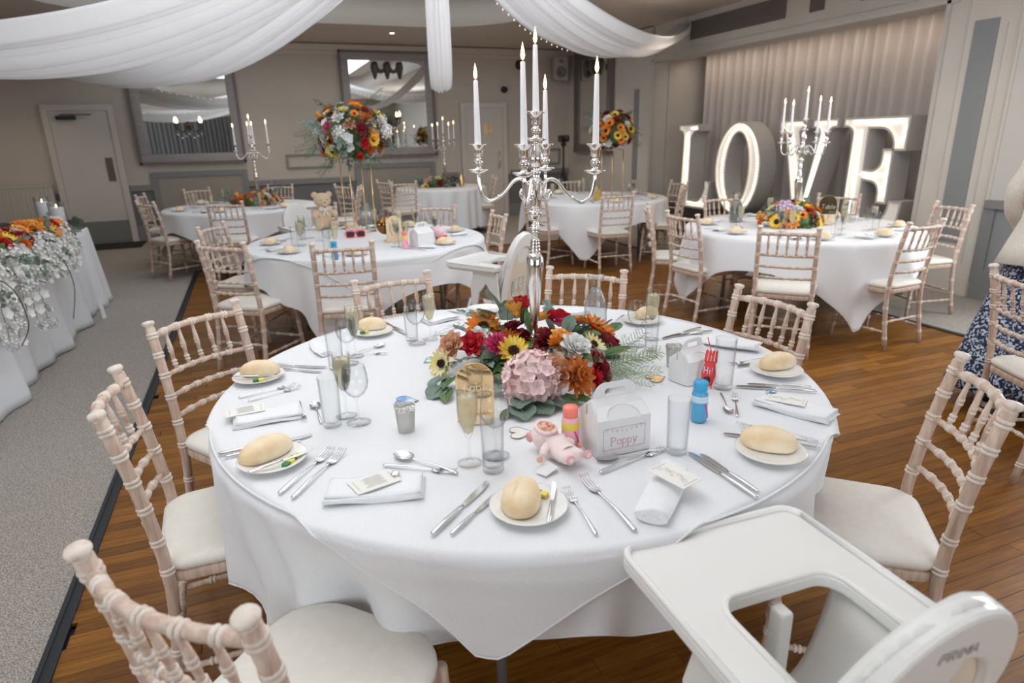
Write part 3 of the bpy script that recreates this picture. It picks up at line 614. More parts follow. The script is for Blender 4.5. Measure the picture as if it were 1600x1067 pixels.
# ================================================================ TABLES AND CLOTHS
TZ = .745
def table(x, y, R, label, group=None):
    t = thing('round_table', label, 'table', (x, y, 0), 0, group)
    obj('table_top', B().lathe([(0, TZ-.028), (R-.01, TZ-.028), (R-.004, TZ-.02), (R-.004, TZ-.006), (R-.01, TZ-.001), (0, TZ-.001)], 64).mesh('table_top', mat('plywood', (.45, .3, .18), .6)), t)
    b0 = B().tube([(.42, .42, 0), (.40, .40, TZ-.03)], .014, 8).mesh('table_leg', GREYMET)
    for k in range(4): obj('leg', b0, t, rot=(0, 0, k*PI/2+.3))
    obj('cross_brace', B().tube([(-.4, 0, .35), (.4, 0, .35)], .01, 6).tube([(0, -.4, .35), (0, .4, .35)], .01, 6).mesh('brace', GREYMET), t)
    return t
def cloth(x, y, R, shape, z, label, rot=0, seed=0, nf=13, amp=.07, m=CLOTH, lift=0, group=None, rimr=.016, spread=.10, dents=(), out=0, pleat=0):
    """shape(theta)->cloth half size at angle; beyond R it falls"""
    NT, NR1, NR2 = 288, 10, 26; b = B(); rq = random.Random(seed); ph = [rq.random()*7 for _ in range(6)]
    def fold(q): 
        w_ = q+.18*math.sin(3*q+ph[0])+.1*math.sin(5*q+ph[1])
        return .62*math.sin(nf*w_+ph[2])+.38*math.sin((nf*.5 if nf % 2 == 0 else (nf-1)*.5)*w_+ph[3])
    Re = R+rimr*.4
    vs = []; 
    for j in range(NR1+NR2):
        for i in range(NT):
            q = 2*PI*i/NT; S = shape(q-rot)
            if j < NR1: rho = min(S, Re)*max(.012, j/(NR1-1))
            else: rho = Re+(max(S, Re)-Re)*((j-NR1+1)/NR2)
            if rho <= Re+1e-6:
                r = rho; zz = z
                if S < Re+.02: zz += 0
            else:
                s = rho-Re; a0 = rimr*PI/2
                if s < a0: r = Re+rimr*math.sin(s/rimr); zz = z-rimr*(1-math.cos(s/rimr))
                else:
                    s2 = s-a0; g = fold(q); A = amp*(1-math.exp(-s2*4.5)); dr = A*(g+.25)+spread*s2*.5
                    dn = sum(dd*math.exp(-(((q-math.radians(da)+PI) % (2*PI)-PI)/dw)**2) for da, dw, dd in dents)*min(1, s2/.22)
                    r = Re+rimr+max(-.065, dr)+.004-dn+out*min(1, s2*20)-pleat*(.5+.5*math.sin(25*q+1.6*math.sin(4*q)))*min(1, s2*3.5); zz = z-rimr-s2*(1-.04*abs(g)+(.10*math.sin(25*q+1.6*math.sin(4*q)) if pleat else 0))
                    q += .012*math.sin(nf*q*1.0+ph[4])*min(1, s2*5)
            vs.append((r*math.cos(q), r*math.sin(q), zz+lift))
    fs = []
    N = NR1+NR2
    for j in range(0, N-1):
        for i in range(NT):
            k = (i+1) % NT
            fs.append((j*NT+i, j*NT+k, (j+1)*NT+k, (j+1)*NT+i))
    fs.append(tuple(range(NT))[::-1])
    # drop degenerate rows where the cloth ends before the rim
    b.add(vs, fs); me = b.mesh('tablecloth', m)
    bm = bmesh.new(); bm.from_mesh(me); bmesh.ops.dissolve_degenerate(bm, dist=1e-5, edges=bm.edges[:]); bmesh.ops.remove_doubles(bm, verts=bm.verts[:], dist=1e-5); bm.to_mesh(me); bm.free()
    o = solo('tablecloth', me, label, 'tablecloth', (x, y, 0), (0, 0, 0), group)
    md = o.modifiers.new('s', 'SOLIDIFY'); md.thickness = .0022; md.offset = 0
    L0 = (N-1)*NT; hm = [vs[L0+i] for i in range(NT)]; hm.append(hm[0]); obj('hem', B().tube([(p[0], p[1], p[2]+.0015) for p in hm], .0030, 5).mesh('hem', m), o)
    return o
def square(a, rc=.06): return lambda q: min(a/max(1e-6, abs(math.cos(q))), a/max(1e-6, abs(math.sin(q))), a*1.414-rc)
TC = (.747, 1.862)
DENTS = [(-136, .22, .10), (-179, .2, .05), (-42, .2, .04)]
table(TC[0], TC[1], .93, 'large round banquet table hidden under the front white cloth')
cloth(TC[0], TC[1], .93, lambda q: .945+max(.21, .27+.18*math.cos(q-math.radians(160)))+.012*math.sin(7*q), TZ+.003, 'long white cloth falling in soft folds around the front table', 0, 4, 16, .065, spread=.0, dents=DENTS, pleat=.06)
cloth(TC[0], TC[1], .94, square(.900, .03), TZ+.008, 'white square overlay cloth on the front table, one corner hanging towards the lens', math.radians(19), 4, 16, .065, spread=.0, dents=DENTS, out=.009)
for (x, y, rot, sd, lab, g) in [
   (.82, 5.25, 20, 21, 'round table under the cloth with teddy bear and red sunglasses', 1), (4.25, 4.15, 28, 33, 'round banquet table before the light-up letters, hidden by its cloth', 1),
   (4.10, 7.45, 10, 42, 'round table under the smaller flower ball by the corner', 1), (-.15, 9.0, 35, 51, 'round table at the far left below the mirror', 1)]:
    table(x, y, .90, lab)
    cloth(x, y, .905, square(1.15), TZ+.003, {21: 'white square cloth draped over the table with teddy bear and red sunglasses', 33: 'white square cloth with a low corner on the table by the light-up letters', 42: 'white square cloth on the table under the smaller flower ball', 51: 'white square cloth on the far left table below the mirror'}[sd], math.radians(rot), sd, 11, .05)
cloth(.82, 5.25, .915, square(.93), TZ+.008, 'white overlay cloth laid slantwise over the table with the teddy bear', math.radians(38), 27, 5, .03)
table(2.95, 10.65, .72, 'small round buffet table against the far wall')
cloth(2.95, 10.65, .725, lambda q: 1.38, TZ+.003, 'white cloth with deep vertical folds on the small far table', 0, 61, 20, .05, spread=.03)
# head table (long) on the left
t = thing('trestle_table', 'long trestle top table hidden under white polyester cloth at the left', 'table', (-1.95, 5.55, 0))
obj('table_top', boxm('tt', (0, 0, .722), (.72, 3.9, .03), mat('plywood', (.45, .3, .18), .6)), t)
for sx in (-.3, .3):
    for sy in (-1.7, 1.7): obj('leg', B().tube([(sx, sy, 0), (sx, sy, .71)], .015, 8).mesh('l', GREYMET), t)
def head_cloth():
    path = rrect(-2.33, -1.58, 3.55, 7.52, .03, 3); P = [Vector((x, y, 0)) for x, y in path]; n0 = len(P); pts = []
    for i in range(n0):
        a, c = P[i], P[(i+1) % n0]; k = max(1, int((c-a).length/.03))
        for j in range(k): pts.append(a.lerp(c, j/k))
    n = len(pts); cx, cy = -1.955, 5.535; rows = [(0, 0.752, 0), (.006, .750, 0), (.011, .74, 0)]+[(.012+.05*s, .74-.735*s, s) for s in [k/14 for k in range(1, 15)]]
    vs = []; fs = []
    for (o, z, s) in rows:
        for i, p in enumerate(pts):
            e = (pts[(i+1) % n]-pts[i-1]).normalized(); nn = Vector((e.y, -e.x, 0)); y = p.y*1.0
            f = .035*s*math.sin(y*7+1.4*math.sin(y*3))+.02*s*math.sin(y*17+p.x*9)
            q = p+nn*(o+f); vs.append((q.x, q.y, z+.004*math.sin(y*5)*s+.004))
    for j in range(len(rows)-1): fs += [(j*n+i, j*n+(i+1) % n, (j+1)*n+(i+1) % n, (j+1)*n+i) for i in range(n)]
    fs.append(tuple(range(n)))
    return B().add(vs, fs).mesh('head_cloth', CLOTH2)
o = solo('tablecloth', head_cloth(), 'long white polyester cloth reaching the carpet on the top table at the left', 'tablecloth'); md = o.modifiers.new('s', 'SOLIDIFY'); md.thickness = .002
obj('hem_corner', B().add([(-1.47, 6.70, .75), (-1.40, 6.66, .012), (-1.425, 6.62, .012), (-1.47, 6.69, .75)], [(0, 1, 2, 3)]).mesh('hem', CLOTH), o)

# ================================================================ HIGHCHAIRS
def highchair(x, y, rz, label, text=True):
    """local: child faces +Y; tray front edge at +Y"""
    t = thing('highchair', label, 'highchair', (x, y, 0), rz); t.scale = (.95, 1, .99)
    def rc(x0, x1, y0, y1, r): return rrect(x0, x1, y0, y1, r, 6)
    out = rrect(-.225, .225, -.22, .30, .045, 6)
    # tray: U-shaped, cutout open to the back
    body = [(.225, -.12), (.225, .255)]+arc(.18, .255, .045, .045, 0, 90, 6)+arc(-.18, .255, .045, .045, 90, 180, 6)+[(-.225, -.12), (-.130, -.12)]+[(-.130, .05)]+arc(-.090, .05, .04, .045, 180, 90, 6)+arc(.090, .05, .04, .045, 90, 0, 6)+[(.130, -.12)]
    b = B(); b.prism(body, .718, .747, bev=.006, smooth=False)
    obj('tray', b.mesh('tray', PLASTIC), t)
    rim = [(.219, -.12)]+[(.219, .252)]+arc(.178, .252, .041, .041, 0, 90, 6)+arc(-.178, .252, .041, .041, 90, 180, 6)+[(-.219, -.12)]
    b = B(); b.tube([(px, py, .750) for px, py in rim], .0075, 8)
    inr = [(-.135, -.12), (-.135, .05)]+arc(-.090, .052, .045, .05, 180, 90, 6)+arc(.090, .052, .045, .05, 90, 0, 6)+[(.135, -.12)]
    b.tube([(px, py, .748) for px, py in inr], .006, 8)
    # skirt under the outer edge
    n = len(rim); vs = [(px*1.01, py*1.005, .745) for px, py in rim]+[(px*.97, py*.98, .705) for px, py in rim]
    b.add(vs, [(i, i+1, n+i+1, n+i) for i in range(n-1)]); o = obj('tray_rim', b.mesh('tray_rim', PLASTIC), t)
    # seat shell: seat pan, side wings, backrest with rounded top
    def shell(u, v):
        # u across 0..1, v from pan front (0) to top of back (1)
        a = (u-.5)*2
        if v < .38: s = v/.38; yy = .10-.19*s; zz = .50-.02*s; wv = .155; lift = .20*abs(a)**4+(.05*s)*abs(a)**3
        else:
            s = (v-.38)/.62; yy = -.09-.12*s-.012*math.sin(s*PI); zz = .48+.477*s; wv = .150
            if s > .6: wv *= math.sqrt(max(0.0, 1-((s-.6)/.402)**2))
            yy += .05*abs(a)**3*(1-s); lift = 0
        return (a*wv, yy, zz+lift)
    b = B(); b.grid(21, 40, shell); o = obj('seat_shell', b.mesh('seat_shell', PLASTIC), t); md = o.modifiers.new('s', 'SOLIDIFY'); md.thickness = .022; md.offset = 0
    # raised arched band on the rear of the backrest
    arch = []
    for k in range(25):
        q = -12+204*k/24; arch.append((.150*math.cos(math.radians(q)), .78+.187*math.sin(math.radians(q))))
    arch = [(.168, .46)]+arch+[(-.168, .46)]
    inner = [(.135, .46)]+[(.118*math.cos(math.radians(q)), .74+.135*math.sin(math.radians(q))) for q in [-5+190*k/20 for k in range(21)]]+[(-.135, .46)]
    ring = arch+inner[::-1]
    M = T(0, -.100, .40)@RX(PI/2+.20)@T(0, -.40, 0)
    b = B(); b.prism(ring, -.012, .024, M=M, bev=.008, smooth=False); obj('backrest_band', b.mesh('backrest_band', PLASTIC), t)
    b = B(); b.prism(inner, -.008, .010, M=M); bp = obj('backrest_panel', b.mesh('backrest_panel', PLASTIC2), t)
    if text:
        b = lettering('PRIMA', .020, .0030); obj('lettering', b.mesh('lettering', INK), t).matrix_local = M@T(.05, .865, .0535)@RY(PI)@RX(PI)@RZ(PI)@Matrix.Scale(1, 4) if False else M@T(-.043, .893, .0255)
    else:
        b = B()
        for k in range(3):
            for r in range(9): b.box((-.055+k*.05, .57+r*.0115, 0), (.030-.006*((r*7+k) % 3), .005, .0012))
        obj('safety_text', b.mesh('safety', INK), bp).matrix_local = M@T(0, 0, .0115)
    # side wings that hold the legs, crotch post, legs
    for s in (-1, 1):
        w_ = [(-.135, .47), (-.095, .47), (-.08, .56), (-.03, .63), (.03, .56), (.055, .45), (.095, .45), (.10, .60), (.07, .712), (-.12, .712)]
        b = B(); b.prism(w_, 0, .02, M=Matrix(((0, 0, 1, s*.185-.01), (1, 0, 0, 0), (0, 1, 0, 0), (0, 0, 0, 1))), bev=.005); obj('side_wing', b.mesh('wing', PLASTIC), t)
    obj('crotch_post', boxm('cp', (0, .075, .60), (.03, .035, .23), PLASTIC, .008), t)
    for s in (-1, 1):
        for f in (-1, 1):
            o = obj('leg', B().tube([(s*.185, f*.12-.02, .52), (s*.25, f*.25+.0, .01)], .016, 12).mesh('leg', GREYMET), t)
            obj('foot_cap', B().tube([(s*.249, f*.249, .03), (s*.252, f*.253, .0)], .019, 12).mesh('cap', PLASTIC), o)
    obj('safety_harness', B().tube(cr([(-.08, -.15, .50), (-.09, -.02, .512), (-.02, .05, .515), (.06, -.03, .512), (.08, -.15, .50)], 5), .006, 5, flat=.3).mesh('harness', mat('black_webbing', (.015, .015, .015), .8)), t)
    return t
# simple stroke lettering: polylines in a unit cell (width .62, height 1)
def _bowl(cx, cy, rx, ry, a0, a1, n=8): return arc(cx, cy, rx, ry, a0, a1, n)
STK = {
 'P': [[(0, 0), (0, 1)], [(0, 1), (.3, 1)]+_bowl(.3, .75, .28, .25, 90, -90)+[(0, .5)]], 'R': [[(0, 0), (0, 1)], [(0, 1), (.3, 1)]+_bowl(.3, .75, .26, .25, 90, -90)+[(0, .5)], [(.25, .5), (.58, 0)]],
 'I': [[(.15, 0), (.15, 1)]], 'M': [[(0, 0), (0, 1), (.35, .35), (.7, 1), (.7, 0)]], 'A': [[(0, 0), (.32, 1), (.64, 0)], [(.12, .35), (.52, .35)]],
 'p': [[(0, -.35), (0, .62)], _bowl(.24, .31, .24, .31, 170, -170, 14)], 'o': [_bowl(.26, .31, .26, .31, 0, 360, 16)], 'y': [[(0, .62), (.24, 0)], [(.5, .62), (.16, -.34), (0, -.34)]],
 'T': [[(.3, 0), (.3, 1)], [(0, 1), (.62, 1)]], 'a': [_bowl(.24, .3, .24, .3, 0, 360, 14), [(.48, .62), (.48, 0)]], 'b': [[(0, 1), (0, 0)], _bowl(.24, .3, .24, .3, 170, -170, 14)],
 'l': [[(.05, 1), (.05, .08), (.15, 0)]], 'e': [[(.02, .33), (.5, .33)]+_bowl(.26, .31, .24, .31, 10, 320, 12)], 'H': [[(0, 0), (0, 1)], [(.5, 0), (.5, 1)], [(0, .5), (.5, .5)]],
 'i': [[(.1, 0), (.1, .6)], [(.1, .8), (.1, .86)]], '!': [[(.1, .3), (.1, 1)], [(.1, 0), (.1, .08)]]}
SERIF = {'P': [((-.1, 0), (.12, 0)), ((-.1, 1), (.1, 1))], 'p': [((-.1, -.35), (.12, -.35)), ((-.1, .62), (.02, .62))], 'y': [((-.08, .62), (.1, .62)), ((.4, .62), (.58, .62))]}
def lettering(txt, h, wd, serif=False):
    b = B(); x = 0
    for ch in txt:
        st = list(STK.get(ch, []))
        if serif: st += [list(s) for s in SERIF.get(ch, [])]
        for pl in st: b.tube([(x+px*h, py*h, 0) for px, py in pl], wd/2, 5, flat=.3)
        adv = max([p[0] for s in STK.get(ch, [[(.3, 0)]]) for p in s])+.22; x += adv*h
    b.w = x; return b
highchair(.778, .625, math.radians(-2), 'white plastic highchair in the bottom right corner, its tray touching the front table')
highchair(1.45, 3.91, math.radians(32), 'white plastic highchair with cream inner back at the second table', text=False)
highchair(.42, 6.52, math.radians(195), 'white plastic highchair behind the teddy bear, only its rounded back showing', text=False)

# ================================================================ FLOWERS
def petal(b, L, W, cup=.2, curl=.2, M=None, mi=0, nu=3, nv=4, pt=.7, full=False):
    vs = []; fs = []
    for j in range(nv):
        v = j/(nv-1); wd = W*((.35+.65*math.sin(PI*min(.93, v*.66+.1)))*(1 if v < .9 else .72) if full else math.sin(PI*min(1, v*.82+.14))**pt)
        for i in range(nu):
            a = (i/(nu-1)*2-1); vs.append((a*wd/2, v*L*(1-(.26*a*a if full else 0)), cup*W*(a*a)+curl*L*v*v))
    for j in range(nv-1):
        for i in range(nu-1): k = j*nu+i; fs.append((k, k+1, k+nu+1, k+nu))
    b.add(vs, fs, mi, M)
def m_rose(name, m, r=.035, seed=1):
    b = B(); rq = random.Random(seed)
    for ly, (n, tilt, L, W, h) in enumerate(((4, 1.42, .62, .75, .16), (5, 1.2, .78, .9, .10), (6, .95, .95, 1.0, .03), (7, .62, 1.08, 1.1, -.05))):
        for k in range(n):
            q = 2*PI*k/n+ly*.7+rq.uniform(-.15, .15)
            petal(b, L*r*.92, W*r*1.18, .24, -.30 if ly > 1 else -.1, RZ(q)@T(0, .12*r*ly, h*r)@RX(tilt+rq.uniform(-.1, .1)), nu=5, nv=5, pt=.38, full=True)
    b.lathe([(0, -.1*r), (.30*r, .1*r), (.26*r, .6*r), (.12*r, .66*r), (0, .55*r)], 8)
    return b.mesh(name, m)
def m_sun(name, m, r=.05, n=15, disc=.36, layers=2):
    b = B(); rq = random.Random(n)
    for ly in range(layers):
        for k in range(n):
            q = 2*PI*(k+ly*.5)/n+rq.uniform(-.06, .06)
            petal(b, r*(.74-.08*ly), r*.30, .18, .12, RZ(q)@T(0, r*.28, .004*ly)@RX(.18+.22*ly+rq.uniform(-.12, .12)), pt=.8)
    b.lathe([(disc*r, -.006), (disc*r, .004), (disc*r*.85, .011), (disc*r*.5, .010), (0, .007)], 14, mi=1)
    for k in range(26):
        q = k*2.4; rr_ = disc*r*.92*math.sqrt(k/26); b.lathe([(0, .008), (.0022, .011), (0, .0145)], 4, mi=1, M=T(rr_*math.cos(q), rr_*math.sin(q), 0))
    b.tube([(0, 0, -.002), (0, 0, -.03)], .002, 5, mi=2)
    return b.mesh(name, m, SEEDS, LEAFG)
def m_dahlia(name, m, r=.045):
    b = B()
    for ly, (n, tilt, L, y0) in enumerate(((13, .05, .78, .22), (11, .38, .68, .17), (9, .75, .52, .11), (6, 1.15, .36, .05))):
        for k in range(n): petal(b, r*L, r*.30, .35, .15, RZ(2*PI*k/n+ly*.3)@T(0, r*y0, .004*ly)@RX(tilt), pt=.75)
    return b.mesh(name, m)
def m_hydra(name, m, r=.055, n=70, seed=2, big=1.0):
    b = B(); rq = random.Random(seed)
    b.lathe([(0, -.75*r), (.55*r, -.5*r), (.72*r, 0), (.5*r, .5*r), (0, .7*r)], 10)
    for i in range(n):
        z = 1-1.5*(i+.5)/n; q = i*2.39996; s = math.sqrt(max(0, 1-z*z)); d = Vector((s*math.cos(q), s*math.sin(q), z))
        Mx = Matrix.Translation(d*r*rq.uniform(.84, .98))@d.to_track_quat('Z', 'Y').to_matrix().to_4x4()@RZ(rq.random()*6)
        for k in range(4): petal(b, r*.25*big, r*.26*big, .16, .10, Mx@RZ(PI/2*k+.3*rq.random())@RX(.15+.35*rq.random()), nu=3, nv=4, pt=.45)
    return b.mesh(name, m)
def m_tulip(name, m, r=.022):
    b = B()
    for ly in range(2):
        for k in range(3): petal(b, r*2.1, r*1.5, .35, -.14, RZ(2*PI*(k+ly*.5)/3)@T(0, r*.35, 0)@RX(1.32-.08*ly))
    b.lathe([(0, -.2*r), (.5*r, 0), (.66*r, .7*r), (.3*r, 1.6*r), (0, 1.9*r)], 8); return b.mesh(name, m)
def m_orchid(name, m, r=.035):
    b = B()
    for k in range(5): petal(b, r, r*1.05, .15, .1, RZ(2*PI*k/5)@T(0, r*.06, 0)@RX(.25), pt=.6)
    b.lathe([(0, 0), (.12*r, .1*r), (.08*r, .3*r), (0, .32*r)], 6); return b.mesh(name, m)
def m_leaf(name, m, L=.06, W=.035, rnd=.55):
    b = B(); petal(b, L, W, .12, -.15, None, nu=5, nv=6, pt=rnd); b.tube([(0, -.015, 0), (0, L*.5, .001), (0, L*.9, -.01)], [.0012, .0009, .0004], 4); me = b.mesh(name, m); return me
def m_sprig(name, m, n=6, L=.16, lw=.034, seed=1, droop=.25):
    b = B(); rq = random.Random(seed); pts = [(0.0, L*k/n, -droop*L*(k/n)**2) for k in range(n+1)]; b.tube(pts, [.0016]*n+[.0006], 5)
    for k in range(1, n+1):
        for s in ((-1, 1) if k < n else (0,)):
            M = T(*pts[k])@RZ(-s*1.0+rq.uniform(-.3, .3))@RX(rq.uniform(-.5, .35)); petal(b, lw*(1.1-.25*k/n), lw*(1.0-.2*k/n), .10, -.1, M, nu=4, nv=4, pt=.5)
    return b.mesh(name, m)
def m_fern(name, m, L=.18, n=13, seed=1):
    b = B(); rq = random.Random(seed)
    b.tube([(0, L*k/6, .02*math.sin(k)-.1*L*(k/6)**2) for k in range(7)], [.0012]*6+[.0005], 4)
    for k in range(n):
        y = L*(k+1)/(n+1); z = -.1*L*(y/L)**2
        for s in (-1, 1):
            l = L*.34*(1-.6*k/n)*rq.uniform(.7, 1.1); e = Vector((s*l*.8, l*.5, rq.uniform(-.3, .4)*l)); p = Vector((0, y, z)); b.tube([p, p+e*.55+Vector((0, 0, .004)), p+e], [.0009, .0009, .0005], 4)
            for t_ in (.35, .6, .85): q = p+e*t_; b.tube([q, q+Vector((rq.uniform(-.4, .4), .5, rq.uniform(-.3, .4)))*l*.45], [.0008, .0004], 3)
    return b.mesh(name, m)
FL = dict(
 sun_y=m_sun('sunflower', P_YE, .050), sun_o=m_sun('orange_sunflower', P_OR, .056, 17, .33), ger_y=m_sun('yellow_daisy', P_CRM, .040, 13, .28), ger_o=m_sun('orange_gerbera', P_OR, .042, 15, .25),
 rose_w=m_rose('white_rose', P_WH, .036), rose_p=m_rose('peach_rose', P_PEA, .036, 4), rose_a=m_rose('amber_rose', P_AMB, .034, 6), rose_r=m_rose('red_rose', P_RED, .034, 8), rose_b=m_rose('burgundy_rose', P_BUR, .036, 9),
 rose_l=m_rose('lilac_rose', P_LIL, .034, 11), rose_c=m_rose('cream_rose', P_CRM, .036, 12), rose_m=m_rose('magenta_rose', P_MAG, .038, 13), dah=m_dahlia('rust_dahlia', P_RUST, .052), dah_m=m_dahlia('magenta_dahlia', P_MAG, .042), dah_b=m_dahlia('burgundy_dahlia', P_BUR, .046), dah_o=m_dahlia('orange_dahlia', P_OR, .044),
 hyd=m_hydra('pink_hydrangea', P_PK, .080, 62, big=1.55), hyd_w=m_hydra('white_hydrangea', P_WH, .045, 40), hyd_l=m_hydra('lilac_hydrangea', P_LIL, .055, 46), tul=m_tulip('red_tulip', P_RED), tul_a=m_tulip('amber_tulip', P_AMB), orc=m_orchid('white_orchid', P_WH),
 leaf=m_leaf('leaf', LEAFG, .07, .038, .8), leafe=m_leaf('round_leaf', EUCA, .048, .046, .42), sprig=m_sprig('eucalyptus_sprig', EUCA), sprig2=m_sprig('eucalyptus_sprig', EUCA, 7, .2, .04, 5, .5), fern=m_fern('fern_frond', FERN), fern2=m_fern('fern_frond', LEAFG, .2, 12, 3))
FNAME = dict(sun_y='sunflower', sun_o='sunflower', ger_y='daisy', ger_o='gerbera', rose_w='rose', rose_p='rose', rose_a='rose', rose_r='rose', rose_b='rose', rose_l='rose', rose_c='rose', rose_m='rose', dah='dahlia', dah_m='dahlia', dah_b='dahlia', dah_o='dahlia', hyd='hydrangea', hyd_w='hydrangea', hyd_l='hydrangea', tul='tulip', tul_a='tulip', orc='orchid', leaf='leaf', leafe='leaf', sprig='leaf_sprig', sprig2='leaf_sprig', fern='fern_frond', fern2='fern_frond')
def bloom(par, key, p, d, s=1.0, roll=0.0):
    d = Vector(d).normalized(); o = bpy.data.objects.new(FNAME[key], FL[key]); COL.objects.link(o); o.parent = par
    if key in ('leaf', 'leafe', 'sprig', 'sprig2', 'fern', 'fern2'): q = d.to_track_quat('Y', 'Z')
    else: q = d.to_track_quat('Z', 'Y')
    o.matrix_local = Matrix.Translation(p)@q.to_matrix().to_4x4()@(RY(roll) if key in ('leaf', 'leafe', 'sprig', 'sprig2', 'fern', 'fern2') else RZ(roll))@Matrix.Scale(s, 4)
    return o
def foambase(par, r, h=.05, z=0): obj('floral_foam', B().lathe([(0, z), (r, z), (r*.98, z+h*.5), (r*.7, z+h*.9), (0, z+h)], 16).mesh('foam', LEAFG), par)

# centrepiece of the front table, blooms where the photograph has them (x, y on the table, z height)
cp = thing('floral_centrepiece', 'autumn flower centrepiece around the candelabra foot on the front table', 'flowers', (.862, 1.945, .757))
cx0, cy0 = cp.location.x, cp.location.y
foambase(cp, .135, .075)
fq = random.Random(8)
for i in range(16):
    q = i*2.4; r_ = .06+.085*((i*7) % 5)/5; bloom(cp, fq.choice(['rose_b', 'dah', 'rose_a', 'hyd_w', 'rose_r', 'dah_m', 'ger_y']), (r_*math.cos(q), r_*math.sin(q), .085-.25*r_+.01), (math.cos(q)*r_*6, math.sin(q)*r_*6, .8), .95, i)
for i in range(26):
    q = i*2.1; bloom(cp, fq.choice(['leaf', 'leafe', 'leaf', 'sprig']), (.10*math.cos(q), .10*math.sin(q), fq.uniform(.02, .08)), (math.cos(q), math.sin(q), fq.uniform(-.1, .7)), fq.uniform(.8, 1.3), fq.uniform(-1, 1))
for i in range(22):
    q = 2.2+i*.14; bloom(cp, fq.choice(['leaf', 'leafe', 'leafe']), (.15*math.cos(q), .13*math.sin(q), fq.uniform(.01, .05)), (math.cos(q), math.sin(q), fq.uniform(-.05, .5)), fq.uniform(1.0, 1.5), fq.uniform(-1, 1))
def cpb(key, xy, z, dirv, s=1, roll=0):
    p = Vector((xy[0]-cx0, xy[1]-cy0, xy[2]-.757)); bloom(cp, key, p, dirv, s, roll)
for key, xy, z, dv, s in [
  ('sun_o', (0.7154, 2.1142, 0.8600), .86, (-.3, -.6, .9), 1.05), ('sun_o', (1.0889, 1.9436, 0.8500), .85, (.45, -.3, .9), 1.05), ('sun_y', (0.7252, 1.8447, 0.8500), .85, (-.1, -.8, .7), .95),
  ('dah_m', (0.7113, 1.9520, 0.8400), .84, (-.1, -.5, .9), 1.1), ('rose_p', (0.5779, 2.0492, 0.8300), .83, (-.8, -.5, .6), 1.0), ('rose_r', (0.6454, 2.0330, 0.8300), .83, (-.4, -.6, .7), 1.0), ('rose_w', (0.6843, 2.0619, 0.8400), .83, (-.3, -.4, .8), .9),
  ('ger_y', (0.5249, 1.9928, 0.7900), .79, (-.8, -.5, .3), 1.15), ('hyd', (0.7142, 1.6627, 0.8150), .815, (.0, -.7, .6), .86), ('rose_p', (0.7763, 1.6308, 0.8450), .845, (.1, -.8, .6), 1.08), ('dah', (0.8357, 1.6157, 0.8200), .82, (.4, -.8, .45), 1.2),
  ('rose_w', (0.9192, 1.7746, 0.8500), .85, (.2, -.6, .8), 1.15), ('rose_a', (0.8956, 1.8315, 0.8700), .865, (.1, -.4, .9), .95), ('ger_y', (1.0024, 1.8134, 0.8400), .84, (.5, -.5, .8), 1.05), ('rose_m', (1.0032, 2.0305, 0.8500), .84, (.1, .2, .9), 1.2),
  ('rose_b', (0.9552, 1.6997, 0.8000), .80, (.7, -.6, .5), 1.25), ('rose_r', (0.9209, 1.6620, 0.7900), .78, (.8, -.6, .2), 1.1), ('dah_b', (0.8683, 1.8793, 0.8600), .85, (.1, -.3, .9), 1.0), ('rose_b', (1.0716, 1.8298, 0.8300), .81, (.8, .1, .6), 1.0),
  ('tul', (0.8589, 2.0808, 0.9040), .88, (.0, .0, 1), 1.2), ('tul_a', (0.8369, 2.0831, 0.8940), .87, (-.2, .0, 1), 1.2), ('rose_a', (0.9171, 2.0512, 0.8800), .85, (0, .3, .8), 1.0), ('dah_o', (0.8622, 1.8109, 0.8650), .86, (.0, -.6, .9), .6),
  ('rose_b', (0.8181, 2.0892, 0.8460), .82, (-.2, .2, .9), 1.0), ('dah', (0.7726, 2.0378, 0.8300), .82, (-.3, -.2, .9), .8), ('hyd_w', (0.7202, 2.1187, 0.8140), .80, (-.4, .0, .6), .8), ('rose_b', (0.8239, 2.0301, 0.8300), .82, (0, -.3, 1), .9),
  ('rose_a', (1.0489, 2.0017, 0.8640), .82, (.3, .4, .8), .9), ('rose_r', (0.9739, 2.0347, 0.8820), .82, (.2, .6, .7), 1.0)]:
    cpb(key, xy, z, dv, s*1.18)
